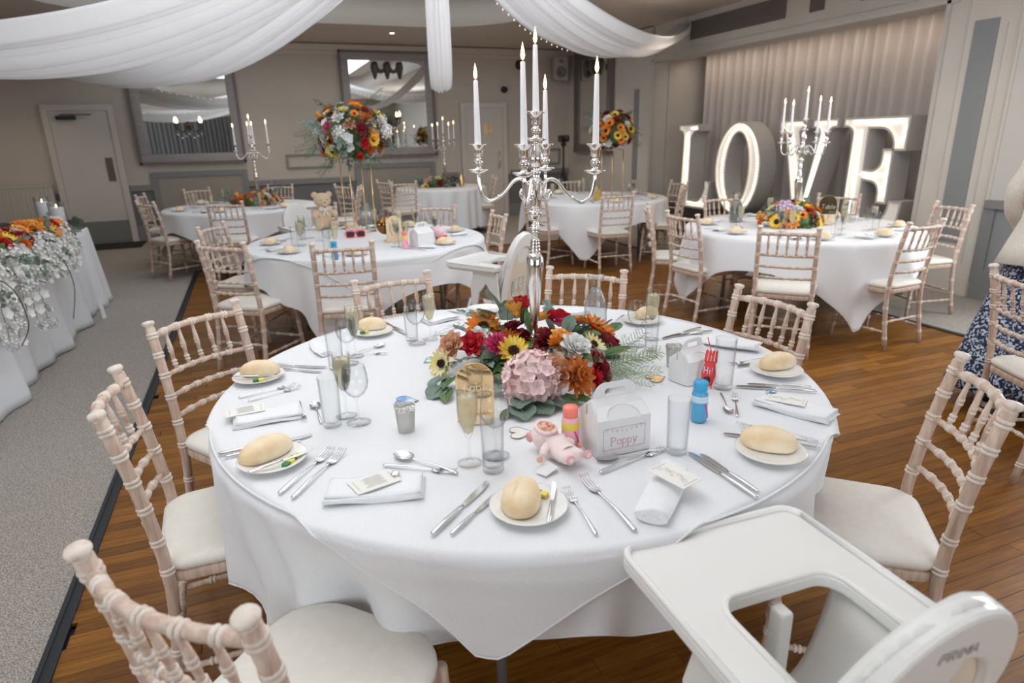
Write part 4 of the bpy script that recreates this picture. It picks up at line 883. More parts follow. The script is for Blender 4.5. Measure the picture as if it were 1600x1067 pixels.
for key, xy, z, dv, s, roll in [
  ('leafe', (0.7744, 2.1064, 0.9320), .88, (-.5, .2, 1), 1.6, .3), ('leafe', (0.7578, 2.1109, 0.9040), .86, (-.9, .1, .5), 1.4, .2), ('leafe', (0.8023, 2.0916, 0.8840), .86, (.1, .2, 1), 1.5, -.4), ('leaf', (0.7604, 2.1024, 0.8500), .84, (-.5, -.3, .3), 1.2, 0), ('leaf', (0.8640, 2.0763, 0.8680), .85, (-.1, -.2, 1), 1.0, .5),
  ('leafe', (0.4967, 1.8877, 0.7800), .785, (-.8, -.4, -.1), 1.3, .2), ('leafe', (0.4744, 1.8336, 0.7700), .775, (-.7, -.7, -.05), 1.5, -.1), ('leaf', (0.4883, 1.8094, 0.7700), .775, (-.4, -.9, .0), 1.2, .2), ('leafe', (0.6444, 1.5976, 0.7650), .775, (-.2, -1, .12), 1.8, 0), ('leafe', (0.6860, 1.5992, 0.7650), .78, (.3, -1, .1), 1.7, .2),
  ('leafe', (0.7114, 1.5958, 0.7700), .79, (.8, -.8, .05), 1.6, -.2), ('leafe', (0.6671, 1.6221, 0.7800), .79, (-.5, -.8, .1), 1.5, .1), ('leaf', (0.6170, 1.5898, 0.7650), .775, (-.9, -.7, .05), .9, 0), ('leaf', (0.7932, 1.6122, 0.7700), .785, (.1, -1, .1), 1.1, .1), ('leaf', (0.8115, 1.5928, 0.7700), .78, (.5, -.9, .1), 1.1, .1),
  ('leaf', (0.8491, 1.8483, 0.8400), .84, (.1, -.9, .6), 1.2, .2), ('leaf', (0.8011, 1.8302, 0.8300), .83, (-.5, -.7, .7), 1.1, .3), ('leafe', (0.8761, 1.7628, 0.8400), .835, (-.6, -.7, .2), 1.2, .3), ('leafe', (0.9596, 1.7697, 0.8300), .83, (.7, -.7, .1), 1.2, .3), ('leafe', (0.8947, 1.9099, 0.8800), .86, (-.3, .1, 1), 1.0, .5), ('leafe', (0.9456, 1.8938, 0.8800), .86, (.4, .1, 1), 1.1, .5),
  ('leaf', (1.0178, 1.9170, 0.8500), .85, (.3, -.9, .3), 1.2, .2), ('leafe', (1.0079, 1.7605, 0.8100), .81, (.9, -.5, .1), 1.3, .2), ('leaf', (1.0191, 1.7593, 0.8200), .82, (.9, -.2, .3), 1.3, .2), ('leaf', (0.6780, 1.9474, 0.8000), .80, (-.4, -.8, .3), 1.3, .2), ('leaf', (0.6404, 2.1533, 0.8200), .82, (-.9, .1, .3), 1.1, .2), ('leaf', (0.6824, 1.8370, 0.7900), .80, (-.5, -.9, .2), 1.3, .2),
  ('leafe', (0.6641, 2.1479, 0.8380), .82, (-.7, .5, .5), 1.2, .2), ('leaf', (1.1560, 1.9761, 0.8200), .81, (.9, .4, .3), 1.3, .2), ('leaf', (0.9142, 1.7417, 0.8300), .82, (.4, -.9, .2), 1.3, .2), ('leaf', (0.8606, 2.0098, 0.8500), .84, (.0, .4, .9), 1.2, .2), ('leafe', (0.9173, 1.6589, 0.7700), .78, (.6, -.9, .0), 1.2, .2), ('leaf', (0.5251, 1.8745, 0.7800), .79, (-.6, -.8, .1), 1.3, .2),
  ('leaf', (0.6642, 1.8789, 0.7900), .80, (-.5, -.8, .1), 1.4, .2), ('leafe', (0.6450, 1.7571, 0.7800), .79, (-.6, -.8, .2), 1.4, .2), ('leaf', (0.6235, 1.8288, 0.7800), .79, (-.9, -.5, .1), 1.3, .2), ('leaf', (0.7158, 1.8936, 0.8000), .81, (-.3, -.9, .3), 1.2, .2), ('sprig', (0.6978, 1.9380, 0.8000), .80, (-.6, -.7, .3), .9, .2), ('leafe', (0.6381, 1.9661, 0.8000), .80, (-.8, -.4, .3), 1.2, .2),
  ('fern', (1.0084, 1.7180, 0.7900), .79, (.9, -.1, .25), 1.0, 0), ('fern', (0.9696, 1.6708, 0.7900), .79, (.9, -.45, .15), 1.0, .3), ('fern', (1.0416, 1.7761, 0.8000), .80, (.9, .25, .35), 1.1, .4), ('fern', (0.9897, 1.6936, 0.7900), .80, (.95, -.25, .35), 1.1, .8), ('fern', (0.9686, 1.6685, 0.7800), .78, (.6, -.7, .1), .9, .4), ('fern', (1.0238, 1.7448, 0.7900), .78, (1, .05, .08), 1.2, .4),
  ('fern2', (0.7777, 2.0498, 0.8500), .84, (-.4, .5, .5), .7, 0), ('sprig', (0.9516, 2.0422, 0.8780), .82, (.3, .9, .5), .8, 0), ('sprig', (0.7515, 2.1086, 0.8860), .82, (-.7, .7, .4), .8, 0), ('sprig', (0.6082, 1.9802, 0.8000), .79, (-.9, -.3, .1), .6, 0), ('sprig2', (0.6780, 1.7418, 0.7800), .785, (-.3, -.9, .02), .5, 0)]:
    cpb(key, xy, z, dv, s, roll)

def cluster(name, label, cat, loc, nb, rx, ry, rz_, keys, seed, full=False, z0=0.0, sc_=1.0, base=True, group=None, leaves=18):
    """dome (or ball when full) of blooms with leaves between"""
    t = thing(name, label, cat, loc, 0, group); rq = random.Random(seed)
    for i in range(nb):
        zz = 1-(1.75 if full else .95)*(i+.5)/nb; q = i*2.39996+rq.uniform(-.25, .25); s = math.sqrt(max(0, 1-zz*zz)); d = Vector((s*math.cos(q), s*math.sin(q), zz)); f = rq.uniform(.86, 1.04)
        bloom(t, keys[i % len(keys)] if i < len(keys) else rq.choice(keys), (d.x*rx*f, d.y*ry*f, z0+d.z*rz_*f), (d.x, d.y, d.z+.15), sc_*rq.uniform(.85, 1.2), rq.random()*6)
    for i in range(leaves):
        zz = rq.uniform(-.85 if full else 0.05, .95); q = rq.random()*2*PI; s = math.sqrt(1-zz*zz); d = Vector((s*math.cos(q), s*math.sin(q), zz)); e = Vector((d.x, d.y, d.z*.6+rq.uniform(-.5, .3)))
        bloom(t, rq.choice(['leaf', 'leafe', 'sprig', 'leafe', 'leaf', 'fern2']), (d.x*rx*.8, d.y*ry*.8, z0+d.z*rz_*.8), e, sc_*rq.uniform(.9, 1.3), rq.uniform(-1, 1))
    if full:
        obj('moss_core', B().lathe([(rx*.72*math.cos(a), z0+rz_*.72*math.sin(a)) for a in [(-90+180*k/8)*PI/180 for k in range(9)]], 14).mesh('core', LEAFG), t)
    elif base: foambase(t, min(rx, ry)*.85, rz_*.7)
    return t
ALLK = ['sun_o', 'rose_w', 'rose_a', 'sun_y', 'rose_l', 'rose_r', 'dah_o', 'rose_c', 'orc', 'dah', 'rose_b', 'hyd_w', 'ger_y', 'rose_p', 'tul', 'ger_o', 'rose_m', 'tul_a', 'sun_y', 'rose_w']
def stand(x, y, z, h, label, wd=.19):
    t = thing('flower_stand', label, 'stand', (x, y, z), .25)
    for sx in (-1, 1):
        for sy in (-1, 1): obj('upright', B().tube([(sx*wd/2, sy*wd/2, 0), (sx*wd/2, sy*wd/2, h)], .006, 6).mesh('upright', GOLD), t)
    for zz in (.006, h): obj('square_frame', B().tube([(-wd/2, -wd/2, zz), (wd/2, -wd/2, zz), (wd/2, wd/2, zz), (-wd/2, wd/2, zz), (-wd/2, -wd/2, zz)], .006, 6).mesh('frame', GOLD), t)
    obj('top_plate', boxm('tp', (0, 0, h+.004), (wd, wd, .006), GOLD), t)
    return t
stand(.84, 5.72, .757, .62, 'tall slim gold metal stand on the table with the teddy bear')
cluster('flower_ball', 'large ball of orange, yellow, white and red flowers on the tall gold stand', 'flowers', (.84, 5.72, 1.575), 74, .285, .285, .225, ALLK, 5, True, 0, 1.16, leaves=125)
stand(4.34, 7.42, .757, .58, 'slim gold metal stand on the table below the far right mirror')
cluster('flower_ball', 'smaller ball of orange and burgundy flowers before the far right mirror', 'flowers', (4.34, 7.42, 1.56), 60, .265, .265, .235, ['rose_a', 'sun_o', 'rose_b', 'rose_l', 'rose_b', 'ger_o', 'rose_w', 'sun_y', 'dah_b', 'rose_a'], 15, True, 0, 1.15, leaves=55)
cluster('floral_centrepiece', 'low autumn flower arrangement round the candelabra on the table by the letters', 'flowers', (4.22, 4.20, .757), 34, .29, .19, .18, ['ger_o', 'rose_w', 'sun_y', 'rose_b', 'hyd_l', 'rose_a', 'dah_o', 'rose_w', 'rose_p', 'ger_y', 'rose_r', 'tul_a', 'rose_a', 'dah_o', 'sun_y', 'ger_o'], 22, sc_=1.2, leaves=30)
cluster('floral_centrepiece', 'low orange flower arrangement round the candelabra on the far left table', 'flowers', (.04, 9.0, .757), 26, .30, .20, .15, ['rose_a', 'dah_o', 'rose_p', 'tul_a', 'ger_o', 'rose_w', 'sun_y', 'dah'], 31, sc_=1.25, leaves=26)
cluster('floral_centrepiece', 'low mixed flower arrangement on the small far table', 'flowers', (2.85, 10.6, .757), 22, .28, .14, .15, ['rose_p', 'rose_w', 'rose_c', 'rose_b', 'rose_a', 'rose_l', 'sun_y'], 41, sc_=1.2, leaves=24)
# head table garland: mound along the front edge with trailing orchids
g = thing('flower_garland', 'long garland of white, orange and red flowers trailing over the top table edge', 'flowers', (-1.62, 5.2, .757)); rq = random.Random(77)
for i in range(80):
    u = i/80; y = -1.5+3.0*u+rq.uniform(-.04, .04); fade = .5+.5*min(1, min(u, 1-u)*6); x = rq.uniform(-.17, .13); zz = .04+.15*fade*(1-(x/.2)**2)
    k = rq.choice(['rose_w', 'rose_w', 'rose_a', 'dah_o', 'rose_r', 'rose_c', 'sun_y', 'dah_o', 'ger_o', 'rose_b', 'rose_p', 'rose_a', 'rose_r'])
    bloom(g, k, (x, y, zz), (x*4+.5, rq.uniform(-.6, .2), .8), rq.uniform(1.35, 1.8), rq.random()*6)
for i in range(60):
    y = -1.5+3.0*rq.random(); bloom(g, rq.choice(['leafe', 'leaf', 'sprig', 'leafe', 'sprig2']), (rq.uniform(-.1, .15), y, rq.uniform(.05, .16)), (rq.uniform(-.2, 1), rq.uniform(-.8, .6), rq.uniform(-.2, .7)), rq.uniform(1, 1.4), rq.uniform(-1, 1))
sb = B()
for i in range(15):   # trailing orchid stems over the front of the cloth
    y = -1.45+2.9*(i/16)+rq.uniform(-.04, .04); Lx = rq.uniform(.16, .30)*(1.45 if i < 9 else .75); n_ = 8
    q = [(.10+.10*math.sin((k/(n_-1))*1.6), y-.12*k/(n_-1), .10-(Lx+.08)*(k/(n_-1))**1.6) for k in range(n_)]
    sb.tube(q, .002, 5)
    for k in range(n_):
        s = k/(n_-1); pp = (q[k][0]+.012, q[k][1]+rq.uniform(-.018, .018), q[k][2]); bloom(g, ('orc', 'orc', 'rose_w', 'hyd_w')[(k+i) % 4], pp, (.9, -.4+rq.uniform(-.3, .3), .35), rq.uniform(1.3, 1.7)*(1-.42*s), rq.random()*6)
    if i % 2 == 0: bloom(g, 'leafe', q[4], (.6, rq.uniform(-.8, .8), -.4), 1.2, rq.random()); bloom(g, 'sprig', q[2], (.7, rq.uniform(-.8, .8), -.5), .9, rq.random())
obj('orchid_stems', sb.mesh('stems', LEAFG), g)
for y, l in ((-.75, .30), (.35, .42)): b = B(); b.tube(cr([(.1, y, .1), (.26, y-.05, .0), (.32, y-.12, -.2), (.30, y-.25, -l)], 5), .003, 5); obj('bare_twig', b.mesh('twigs', mat('dark_twig', (.05, .04, .03), .8)), g)
foam = obj('floral_foam', boxm('foam', (-.02, 0, .03), (.26, 2.9, .06), LEAFG, .01), g)
# hurricane candles behind it
for i, (x, y, h, lab) in enumerate(((*(-1.9990, 7.8984), .26, 'clear glass cylinder with a lit white pillar candle, left of the pair behind the garland'), (*(-1.7194, 7.2039), .25, 'clear glass cylinder with a tall white pillar candle, right of the pair'), (-2.1, 5.9, .2, 'clear glass cylinder candle half hidden by the garland'))):
    solo('glass_cylinder', B().lathe([(0, 0), (.068, 0), (.069, .004), (.069, h*1.1), (.066, h*1.1), (.066, .006), (0, .006)], 24).mesh('cyl', GLASS), lab, 'candle holder', (x, y, .757))
    t = thing('pillar_candle', lab.replace('clear glass cylinder with a', 'thick').replace('clear glass cylinder candle', 'thick white pillar candle')+', inside its glass', 'candle', (x, y, .764))
    obj('wax', B().lathe([(0, 0), (.057, 0), (.058, .004), (.058, h*.86), (.052, h*.88), (0, h*.87)], 20).mesh('wax', WAX), t)
    obj('flame', B().lathe([(0, 0), (.005, .006), (.0055, .012), (.003, .024), (0, .036)], 8, M=T(0, 0, h*.87)).mesh('fl', FLAME), t)

# ================================================================ CANDELABRA AND CANDLES
def candelabra(x, y, z, rz, label, candles, s=1.0, tilt=0):
    t = thing('candelabra', label, 'candelabra', (x, y, z), rz); t.scale = (s, s, s)
    Mx = T(x, y, z)@RY(tilt)@RZ(rz)@Matrix.Scale(s, 4); t.matrix_world = Mx
    obj('base', B().lathe([(.0, 0), (.080, 0), (.082, .006), (.076, .012), (.050, .020), (.030, .030), (.018, .040), (.013, .050)], 32).mesh('cb', SILVER), t)
    prof = [(.013, .050), (.020, .056), (.020, .062), (.011, .068), (.010, .078), (.016, .086), (.019, .094), (.015, .102), (.010, .108), (.012, .13), (.018, .20), (.025, .28), (.0305, .345), (.030, .375), (.022, .392), (.013, .398)]
    for k in range(4): zz = .400+k*.011; prof += [(.018-.0012*k, zz), (.020-.0014*k, zz+.004), (.0175-.0012*k, zz+.009)]
    prof += [(.008, .447), (.010, .452)]
    for k in range(5): zz = .456+k*.009; r_ = .012+.006*math.sin(PI*(k+.5)/5); prof += [(r_*.82, zz), (r_, zz+.0045), (r_*.82, zz+.008)]
    prof += [(.009, .505), (.015, .512), (.021, .522), (.024, .530), (.021, .536), (.013, .540), (.017, .546), (.020, .556), (.022, .60), (.022, .625), (.026, .628), (.026, .634), (.020, .640), (.012, .650), (.018, .660), (.016, .668), (.011, .672), (.020, .684), (.026, .700), (.026, .712), (.019, .735), (.011, .752), (.009, .760)]
    obj('stem', B().lathe(prof, 28).mesh('stem', SILVER), t)
    def cup(M, nm='candle_cup'):
        b = B(); b.lathe([(.006, -.012), (.018, -.010), (.034, -.001), (.036, .003), (.030, .004), (.012, .004), (.009, .012), (.013, .018), (.016, .024), (.0165, .030), (.010, .037), (.009, .041), (.015, .048), (.016, .062), (.019, .074), (.030, .082), (.031, .085), (.026, .084), (.014, .076), (0, .074)], 24, M=M); return b.mesh(nm, SILVER)
    obj('candle_cup', cup(T(0, 0, .768)), t)
    b0 = B(); b0.tube(cr([(.015, 0, .600), (.036, 0, .575), (.050, 0, .590), (.047, 0, .604), (.038, 0, .597)], 5), [.006]*21, 8)
    b0.tube(cr([(.016, 0, .612), (.045, 0, .640), (.075, 0, .632), (.110, 0, .592), (.155, 0, .568), (.185, 0, .590), (.196, 0, .635), (.196, 0, .655)], 6), .0062, 10)
    b0.lathe([(.006, -.004), (.009, 0), (.006, .004)], 10, M=T(.125, 0, .582)@RY(PI/2+.5)); arm = b0.mesh('candelabra_arm', SILVER); cm = cup(T(.196, 0, .668))
    for k in range(4):
        a = obj('arm', arm, t, rot=(0, 0, k*PI/2)); obj('candle_cup', cm, a)
    # crystal pendant plates between the arms
    b = B()
    for k in range(4): q = k*PI/2+PI/4; b.box((.028*math.cos(q), .028*math.sin(q), .60), (.012, .012, .05), M=None)
    obj('hub_blocks', b.mesh('hub_blocks', SILVER), t)
    for k, (px, py, hh, lb) in enumerate(candles):
        p = Mx@Vector((px, py, (.844 if px == py == 0 else .744)))
        c = thing('taper_candle', lb, 'candle', p, k*1.3, None); c.scale = (s, s, s)
        lean = ((k*37) % 7-3)*.004
        obj('wax', B().lathe([(0, -.018), (.0112, -.018), (.0112, 0), (.0095, hh*.5), (.0072, hh), (.004, hh+.002), (0, hh-.001)], 16).mesh('taper', WAX), c)
        obj('wick', B().tube([(0, 0, hh-.002), (.0008, 0, hh+.009)], .0009, 5).mesh('wick', WICK), c)
        f = obj('flame', B().lathe([(0, .004), (.0045, .010), (.0062, .018), (.0050, .030), (.0022, .043), (0, .054)], 10, M=T(0, 0, hh)).mesh('flame', FLAME), c)
    return t
A_ = .196
def tapers(where, hs=(.205, .24, .225, .20, .215)):
    nm = ['centre candle, highest of the five', 'candle on the right arm', 'candle on the far arm', 'candle on the left arm', 'candle on the near arm']
    return [(px, py, h, 'lit white taper, %s %s' % (n_, where)) for (px, py), h, n_ in zip(((0, 0), (A_, 0), (0, A_), (-A_, 0), (0, -A_)), hs, nm)]
candelabra(.852, 1.965, .759, math.radians(-34), 'tall five-armed silver candelabra standing in the flowers of the front table', tapers('of the front candelabra', (.205, .215, .185, .205, .235)), .98, .018)
candelabra(.07, 9.02, .757, .12, 'silver candelabra on the far left table before the mirror', tapers('of the far left candelabra'))
candelabra(3.05, 10.7, .757, .2, 'silver candelabra on the small far table by the middle mirror', tapers('of the small far table candelabra'))
candelabra(4.28, 4.24, .757, .25, 'silver candelabra on the table in front of the light-up letters', tapers('of the candelabra before the letters'))

# ================================================================ TABLEWARE
ZC = .757
def m_plate():
    b = B(); b.lathe([(0, .004), (.045, .004), (.058, .007), (.080, .013), (.0835, .0145), (.0845, .0165), (.082, .0165), (.058, .010), (.045, .0075), (0, .0075)], 40); b.lathe([(.040, 0), (.040, .005), (.044, .005), (.044, 0)], 32); return b.mesh('plate', CHINA)
PLATE = m_plate()
BREAD = mat('bread_crust', (.80, .58, .33), .65, noise=((14, 14, 22), (.93, .80, .60), .35, .62, .35), bd=.002, sss=.05)
def m_roll(seed, L=.058, W=.034, H=.046):
    bm = bmesh.new(); bmesh.ops.create_uvsphere(bm, u_segments=40, v_segments=24, radius=1); rq = random.Random(seed); ang = rq.uniform(-.25, .25); off = rq.uniform(-.2, .2)
    for v in bm.verts:
        x, y, z = v.co; e = 1-.10*abs(x)**4
        p = Vector((math.copysign(abs(x)**.85, x)*L, math.copysign(abs(y)**.92, y)*W*e, (z*.55+.45 if z > -.2 else z*.2+.38-.0)*H*.9 if False else max(-.42, z)*H*.62+H*.27))
        ya = y-ang*x-off
        cr_ = math.exp(-(ya/.075)**2)*max(0, z-.2)*max(0, 1-abs(x)**3)*.0055; ridge = math.exp(-((ya-.2)/.12)**2)*max(0, z)*max(0, 1-x*x)*.0035
        p.z += ridge-cr_; n_ = noise.noise(p*26+Vector((seed, 0, 0))); p += v.normal*n_*.0022; v.co = p
    zmin = min(v.co.z for v in bm.verts)
    for v in bm.verts: v.co.z -= zmin
    return B().frombm(bm).mesh('bread_roll', BREAD)
ROLLS = [m_roll(k, *q) for k, q in enumerate(((.066, .037, .052), (.062, .039, .050), (.068, .039, .050), (.060, .042, .052)))]
def m_knife():
    b = B(); L = .21
    b.tube([(0, 0, .004), (.004, 0, .0045), (.05, 0, .0050), (.098, 0, .0042), (.106, 0, .003)], [.003, .0052, .0062, .0042, .0035], 8, flat=.62)
    out = [(.104, -.0030), (.115, -.0062), (.150, -.0082), (.185, -.0080), (.204, -.004), (.2095, .003), (.205, .0062), (.15, .0066), (.115, .0050), (.104, .0035)]
    b.prism(out, .0015, .0032, bev=.0004); return b.mesh('knife', STEEL)
def m_fork():
    b = B(); b.tube(cr([(0, 0, .0035), (.02, 0, .005), (.07, 0, .0075), (.12, 0, .0045), (.14, 0, .004)], 4), [.0035, .0050, .0054, .0054, .0052, .0048, .0044, .0040, .0034, .0030, .0027, .0025, .0024, .0024, .0026, .003, .0034], 8, flat=.45)
    b.grid(9, 5, lambda u, v: (.137+.024*v, (u-.5)*(.007+.015*min(1, v*1.6)), .004-.002*math.sin(v*PI)+.0)); b.grid(9, 5, lambda u, v: (.137+.024*v, (.5-u)*(.007+.015*min(1, v*1.6)), .0022-.002*math.sin(v*PI)))
    for k in range(4): y = (k-1.5)*.0060; b.tube([(.158, y, .003), (.175, y, .0022), (.195, y*.98, .0055), (.207, y*.95, .009)], [.0018, .0016, .0013, .0006], 5)
    return b.mesh('fork', STEEL)
def m_spoon():
    b = B(); b.tube(cr([(0, 0, .0035), (.02, 0, .005), (.07, 0, .0075), (.12, 0, .0055), (.142, 0, .006)], 4), [.0035, .0050, .0054, .0054, .0052, .0048, .0044, .0040, .0034, .0030, .0027, .0025, .0024, .0024, .0026, .003, .0034], 8, flat=.45)
    def f(u, v, d=0): q = 2*PI*u; r = v; x = .168+.030*r*math.cos(q); w_ = .0195-.003*math.cos(q); return (x, w_*r*math.sin(q), .0075-.0075*(1-r*r)-d+.0008)
    b.grid(24, 8, lambda u, v: f(u, v), wrapu=True); b.grid(24, 8, lambda u, v: f(-u, v, .0012), wrapu=True); return b.mesh('spoon', STEEL)
CUT = {'knife': m_knife(), 'fork': m_fork(), 'spoon': m_spoon()}
NOMINAL = .208
def cut(kind, a, b_, label, z=ZC, group=None, size=None):
    """a: handle end, b_: tip"""
    d = Vector(b_)-Vector(a); L = size or max(.15, min(.235, d.length)); s = L/NOMINAL
    o = solo(kind, CUT[kind], label, kind, (a[0], a[1], z), (0, 0, math.atan2(d.y, d.x)), group, (s, s, s)); return o
def plate(c, label, z=ZC, group=None, s=1): return solo('side_plate', PLATE, label, 'plate', (c[0], c[1], z), (0, 0, 0), group, (s, s, s))
def roll(c, ang, k, label, z=ZC+.0085, group=None, s=1): return solo('bread_roll', ROLLS[k % 4], label, 'bread roll', (c[0], c[1], z), (0, 0, ang), group, (s, s, s))
# glasses
def shell(b, outer, t=.0012, seg=28, mi=0):
    inner = [(max(0, r-t), z+(t if i == 0 else 0)) for i, (r, z) in enumerate(outer)]
    b.lathe(outer+inner[::-1], seg, mi, close=True)
def m_tumbler(h=.145, r=.0285):
    b = B(); b.lathe([(0, 0), (r*.86, 0), (r*.90, .002), (r, h), (r-.0004, h+.0012), (r-.0018, h), (r*.90-.0022, .014), (r*.6, .011), (0, .010)], 32); return b.mesh('tumbler', GLASS)
def m_wine():
    b = B(); b.lathe([(0, 0), (.034, 0), (.0345, .0012), (.020, .0035), (.006, .008), (.0038, .014), (.0034, .05), (.0042, .073), (.010, .079), (.024, .090), (.033, .106), (.0365, .123), (.0350, .145), (.0305, .170), (.0300, .1712), (.0290, .170), (.0338, .145), (.0352, .123), (.032, .107), (.023, .092), (.010, .082), (0, .080)], 32); return b.mesh('wine_glass', GLASS)
def m_flute():
    b = B(); b.lathe([(0, 0), (.030, 0), (.0305, .0012), (.017, .0035), (.0055, .007), (.0036, .013), (.0034, .062), (.006, .070), (.012, .084), (.0205, .112), (.0250, .142), (.0255, .165), (.0240, .192), (.0235, .193), (.0228, .192), (.0242, .165), (.0237, .142), (.0193, .113), (.0108, .086), (.0, .076)], 28); return b.mesh('flute', GLASS)
def m_drink(fill=.178): return B().lathe([(0, .0765), (.0105, .0865), (.0190, .1133), (.0233, .142), (.0239, min(fill, .165)), (.0233, fill), (0, fill)], 24).mesh('drink', FIZZ)
GL = dict(tumbler=m_tumbler(), wine=m_wine(), flute=m_flute()); DRINK = m_drink(); 
def glass(kind, c, label, z=ZC, group=None, s=1.0, drink=True):
    nm = {'tumbler': 'tumbler', 'wine': 'wine_glass', 'flute': 'champagne_flute'}[kind]
    if kind == 'flute' and drink:
        t = thing(nm, label, 'glass', (c[0], c[1], z), 0, group); t.scale = (s, s, s); obj('glass_body', GL['flute'], t); obj('drink', DRINK, t); return t
    return solo(nm, GL[kind], label, 'glass', (c[0], c[1], z), (0, 0, 0), group, (s, s, s))
def m_napkin(L=.17, W=.062, seed=1, layers=4, rollup=False):
    b = B(); rq = random.Random(seed)
    if rollup:
        def f(u, v):
            q = u*2*PI; x = (v-.5)*L; r = 1+.08*math.sin(3*q+v*3+seed)+.05*math.sin(7*v+seed)
            e = .82+.18*math.sin(PI*min(1, max(0, v*1.1)))
            return (x+.006*math.sin(q*2)*(1 if v > .9 else 0), W*.5*math.cos(q)*r*e, .014*r*e*(math.sin(q)+1)*(.8+.2*math.sin(5*v+seed)))
        b.grid(26, 22, f, wrapu=True); n = 26
        b.f.append(tuple(range(n))[::-1]); b.f.append(tuple(range(21*n, 22*n))); b.m += [0, 0]; b.sm += [False, False]
        for e in (-1, 1): b.tube([(e*L*.5, -W*.2, .010), (e*(L*.5+.001), 0, .019), (e*L*.5, W*.22, .011)], .0012, 4)
        return b.mesh('napkin', NAPK)
    for k in range(layers):
        z0 = .0025+k*.0034; a = rq.uniform(-.03, .03); ox, oy = rq.uniform(-.004, .004), rq.uniform(-.003, .003); l2, w2 = L*(1-.015*k), W*(1-.02*k)
        def f(u, v, z0=z0, a=a, ox=ox, oy=oy, k=k):
            x = (u-.5)*l2; y = (v-.5)*w2; z = z0+.0022*math.sin(x*40+k+seed)*math.sin(y*45+k)+.002*(abs(u-.5)*2)**4*(1 if k > 1 else 0)
            ca, sa = math.cos(a), math.sin(a); return (x*ca-y*sa+ox, x*sa+y*ca+oy, max(.0006, z))
        b.grid(16, 8, f)
        # folded long edge
        b.tube([f(u/10, 0) for u in range(11)], .0016, 5)
        b.tube([f(u/10, 1) for u in range(11)], .0014, 5)
    me = b.mesh('napkin', NAPK); return me
NAPS = [m_napkin(.175, .075, 1), m_napkin(.17, .06, 2, rollup=True), m_napkin(.16, .065, 3, rollup=True), m_napkin(.16, .08, 4)]
def napkin(c, ang, k, label, s=1, z=ZC, group=None):
    o = solo('napkin', NAPS[k], label, 'napkin', (c[0], c[1], z), (0, 0, ang), group, (s, s, s))
    if k in (0, 3) and s > .9: md = o.modifiers.new('s', 'SOLIDIFY'); md.thickness = .0016; md.offset = 1
    return o
def m_card(seed=0, art=True):
    w_, h_ = .105, .066; b = B().box((0, 0, .0008), (w_, h_, .0016)); rq = random.Random(seed)
    if art:
        for k in range(9):
            x = -.034+.0085*k; y = rq.uniform(-.010, .010); b.tube(arc3(x, y, .004+.003*rq.random(), .0019), .00035, 3, mi=1)
        for k in range(2): b.box((-.045+.09*k, 0, .00185), (.0012, .045, .0003), mi=1)
    else:
        for r in range(11): b.box((rq.uniform(-.002, .002), .022-.0042*r, .00185), (.05-.012*rq.random(), .0010, .0003), mi=1)
        for k in range(2): b.box((-.043+.086*k, 0, .00185), (.0010, .045, .0003), mi=1)
    return b.mesh('menu_card', PAPER, INK)
def arc3(cx, cy, r, z): return [(cx+r*math.cos(q), cy+r*.8*math.sin(q*1.0), z) for q in [k*.8 for k in range(8)]]
CARDS = [m_card(1), m_card(2, False), m_card(3)]
def card(c, ang, k, label, z, tilt=0): return solo('menu_card', CARDS[k], label, 'card', (c[0], c[1], z), (tilt, 0, ang))
def A(p, q): return math.atan2(q[1]-p[1], q[0]-p[0])
BUTG = mat('butter_foil_green', (.03, .22, .07), .3, .3); BUTY = mat('butter_foil_yellow', (.85, .68, .12), .35, .3)
def butter(c, ang, label, z=ZC+.010):
    t = thing('butter_portion', label, 'butter', (c[0], c[1], z), ang); obj('wrapper', boxm('bw', (0, 0, .0045), (.034, .016, .009), BUTY, .002), t); obj('label_band', boxm('bl', (-.009, 0, .0048), (.017, .0166, .0094), BUTG, .001), t)
P_ = 'of the front table'
# setting a: far left
pa = (-0.0625, 2.2000); plate(pa, 'side plate with a roll at the chair on the carpet edge, front table'); roll((-0.0559, 2.2236), A((-0.1151, 2.2512), (0.0105, 2.2200)), 0, 'long pale bread roll lying level on the far left side plate of the front table'); butter((-0.0634, 2.1487), .2, 'butter portion beside the roll on the far left plate, front table')
cut('knife', (-0.1428, 2.1981), (0.0637, 2.1348), 'butter knife laid across the far left side plate of the front table', ZC+.018, size=.17); cut('knife', (-0.0383, 2.3432), (0.1665, 2.2107), 'long dinner knife behind the far left side plate', ZC); cut('knife', (-0.0037, 2.2830), (0.1147, 2.1923), 'shorter starter knife behind the far left side plate', ZC, size=.18)
cut('fork', (-0.1256, 2.0456), (0.0484, 2.0907), 'upper of two forks below the far left side plate'); cut('fork', (-0.0976, 2.0048), (0.0623, 2.0594), 'lower of two forks below the far left side plate')
napkin((-0.0425, 1.8499), A((-0.1626, 1.8425), (0.0464, 1.8442)), 3, 'crumpled white napkin fanned under a menu card at the left edge of the table', 1.15); card((-0.1033, 1.8873), A((-0.1726, 1.8943), (-0.0318, 1.9053)), 1, 'printed menu card on the crumpled napkin at the left table edge', ZC+.019)
cut('fork', (0.0491, 1.9322), (0.0516, 1.7503), 'small fork standing clear left of the tumbler, tines to the lens', size=.16); cut('spoon', (0.0944, 1.7402), (0.0886, 1.9701), 'dessert spoon behind the left tumbler, bowl away from the lens', size=.17)
